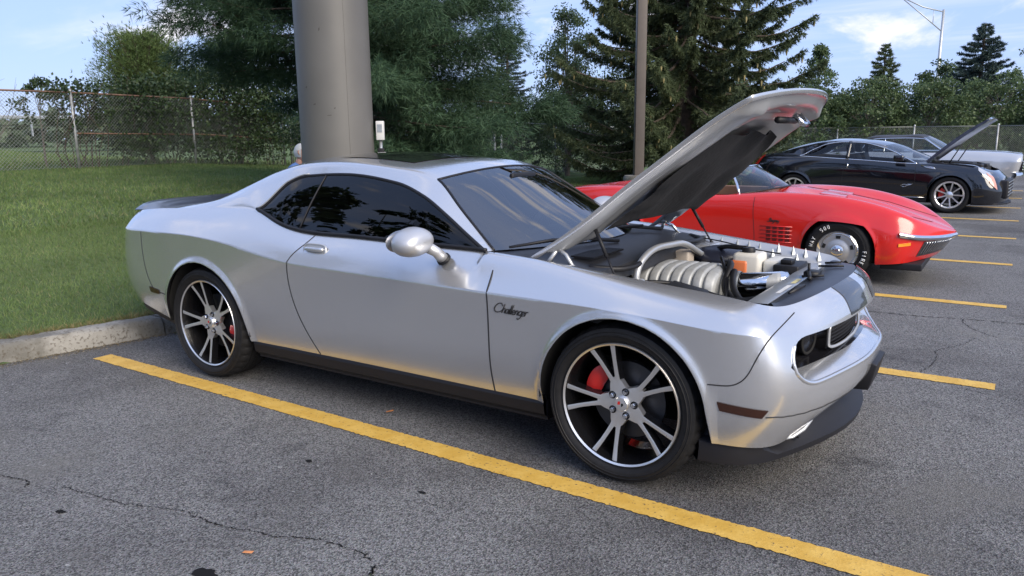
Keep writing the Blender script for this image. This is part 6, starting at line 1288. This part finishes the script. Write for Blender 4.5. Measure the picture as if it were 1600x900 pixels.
def vines(x0, y0, x1, y1, n, label, seed, zt, spread=.22, zlo=.25):
    """climbing leaves in a drift over the fence"""
    g = np.random.default_rng(seed); root = empty('vine', ((x0+x1)/2, (y0+y1)/2, lz((x0+x1)/2, (y0+y1)/2))); o = np.array(root.location); t = g.random(n); cl = g.random((int(n/60)+1, 3)); idx = g.integers(0, len(cl), n)
    tt = cl[idx, 0]+g.normal(0, .035, n); zz = zlo+(zt-zlo)*cl[idx, 1]**.75+g.normal(0, .11, n); x = x0+(x1-x0)*tt+g.normal(0, spread, n); y = y0+(y1-y0)*tt+g.normal(0, spread, n)
    c = np.stack([x, y, o[2]+np.abs(zz)], 1)-o; d = unit(g.normal(0, 1, (n, 3))+np.array([0, 0, -.4])); V, F = diamonds(c, d, g.uniform(.05, .12, n), .065, g); np_mesh('leaves', V, F, LEAFD, root)
    st = []
    for q in range(14): a = g.random(); p = np.array([x0+(x1-x0)*a, y0+(y1-y0)*a, lz(x0, y0)])-o; P = [p]; 
    for q in range(14):
        a = g.random(); P = [np.array([x0+(x1-x0)*a, y0+(y1-y0)*a, o[2]])-o]
        for w in range(5): P.append(P[-1]+np.array([g.normal(0, .12), g.normal(0, .12), zt/5]))
        st.append((np.array(P), .014))
    limbs(root, st, BARK, 4); return tag(root, label, 'vine', 'leafy trees and brush along the fence')
vines(-18.4, 5.9, -18.5, 7.2, 1900, 'leafy vine climbing over the fence post at far left', 32, 2.1, .18, .9)
vines(-18.6, 7.6, -18.9, 10.5, 9000, 'tangled dark vine over the fence below the juniper', 33, 2.3, .3, .3)
vines(-18.9, 10.2, -18.2, 13.6, 14000, 'dense dark vine tangle under the pine left of the pole', 34, 2.9, .5, .1)
broadleaf((-20.2, 12.6, .7), 4.0, 1.7, 1.7, 'dark leafy tree between the juniper and the pine', 35, LEAFD, 'broadleaf_tree', 150, 90, .09, z0=.3)
def bare(loc, label, seed, n=16, h=2.6):
    g = np.random.default_rng(seed); root = empty('bare_bush', loc); ps = []
    for i in range(n):
        a = g.uniform(0, 6.283); d = np.array([math.cos(a)*.35, math.sin(a)*.55, 1]); P = [np.array([g.normal(0, .2), g.normal(0, .5), 0])]
        for k in range(6): d = unit(d+g.normal(0, .16, 3)); P.append(P[-1]+d*h*g.uniform(.13, .2)); 
        ps.append((np.array(P), .011))
        for k in range(3): ps.append((np.array([P[3+k % 3], P[3+k % 3]+unit(g.normal(0, 1, 3)+np.array([0, 0, .8]))*.45]), .006))
    limbs(root, ps, BARKG, 4); return tag(root, label, 'bush')
bare((-20.0, 4.6, .85), 'bare twiggy bush behind the rusty fence rail', 36)
broadleaf((-19.4, 6.1, .8), 2.3, .5, .55, 'small dark bush poking over the rusty fence rail', 37, LEAFD, 'shrub', 20, 50, .09, cat='shrub', z0=1.0, tr=.04)
# brush line behind the far fence
BR = [(-9.4, 32.2, 3.3, 2.0), (-6.6, 32.3, 3.2, 2.1), (-4.2, 32.6, 3.3, 2.0), (-1.9, 33.2, 3.2, 2.0), (.5, 35.0, 3.5, 2.1), (2.6, 35.8, 3.4, 2.0), (4.9, 36.8, 3.6, 2.2), (7.3, 37.4, 3.4, 2.3), (9.8, 37.8, 3.8, 2.3), (-12.0, 34.5, 3.6, 2.2)]
LAB = ['bright bush behind the far fence right under the hood tip', 'leafy bush behind the black coupe tail', 'rounded bush behind the black coupe roof', 'leafy bush behind the vinyl-roof car windscreen', 'leafy bush behind the raised far hood', 'leafy bush left of the far fence post', 'tall bush at the right edge of the far fence', 'bush just past the right edge behind the fence', 'farthest right bush behind the fence', 'bush behind the big spruce at the far fence']
for i, (x, y, h, r) in enumerate(BR): broadleaf((x, y, .25), h, r, 1.4, LAB[i], 50+i, LEAF, 'brush', 150, 75, .115, cat='bush', z0=.1, group='brush line behind the far fence', tr=.06)
broadleaf((-7.2, 36.5, .5), 5.0, .95, .95, 'thin young leafy tree right of the big spruce', 70, LEAF, 'broadleaf_tree', 70, 60, .12, top=.6, z0=2.2)
spruce((-4.9, 41.0, .7), 5.2, 1.75, 'small vine-draped conifer in the middle of the brush line', 71, SPRUCE, nb=90, lmul=2.2, hang=.3); 
spruce((-.8, 46.0, .8), 6.3, 2.7, 'blue spruce standing above the brush at the right', 72, BLUESP, nb=120, lmul=2.4, hang=.05, droop=.12)
broadleaf((2.6, 45.5, .8), 5.6, 2.0, 2.0, 'pale leafy tree at the right edge beside the blue spruce', 73, LEAF, 'broadleaf_tree', 120, 60, .15, z0=1.0)
broadleaf((-3.0, 52.0, .8), 4.6, 2.0, 2.0, 'dark leafy tree behind the street light pole', 74, LEAFD, 'broadleaf_tree', 110, 60, .16, z0=.6)
# far wood on the skyline, one mass
g = np.random.default_rng(80); n = 26000; a = g.uniform(-1.35, .55, n); 
az_ = g.uniform(-1.25, .75, n); dist = g.uniform(140, 190, n); hgt = (4.5+1.6*np.sin(az_*23)+1.1*np.sin(az_*61+1)+.8*np.sin(az_*140))*1.0
c = np.stack([1.4+dist*np.sin(az_), -3.9+dist*np.cos(az_), g.random(n)**.7*hgt+1.0], 1); d = unit(g.normal(0, 1, (n, 3))); V, F = diamonds(c, d, g.uniform(.8, 2.0, n), 1.1, g)
tag(np_mesh('far_wood', V, F, island('far_foliage', [(.05, .075, .05), (.07, .10, .065), (.06, .085, .06)])), 'distant wood along the skyline beyond the field', 'trees', kind='stuff')
# trees across the lot behind the viewer (seen mirrored in the coupe's glass)
RT = [(-12.5, -11.5, 15.5, 3.2), (-9.0, -15.5, 14.0, 3.4), (-16.5, -8.6, 13.0, 3.0), (-4.0, -30, 8.2, 3.2), (2.5, -28, 10.0, 3.6), (9, -30, 7.6, 3.3), (16, -27, 9.0, 3.6)]
RL = ['tallest tree left of the viewer, mirrored in the side glass', 'tall tree behind the viewer, mirrored in the door glass', 'tall tree at the left street, mirrored in the quarter glass', 'tree across the lot behind the viewer', 'rounded tree across the lot behind the viewer', 'low tree across the lot behind the viewer', 'tree across the lot at the far right behind the viewer']
for i, (x, y, h, r) in enumerate(RT): broadleaf((x, y, 0), h, r, r, RL[i], 90+i, LEAFD, 'broadleaf_tree', 110, 50, .32, z0=.8, tr=.2, group='trees behind the viewer')
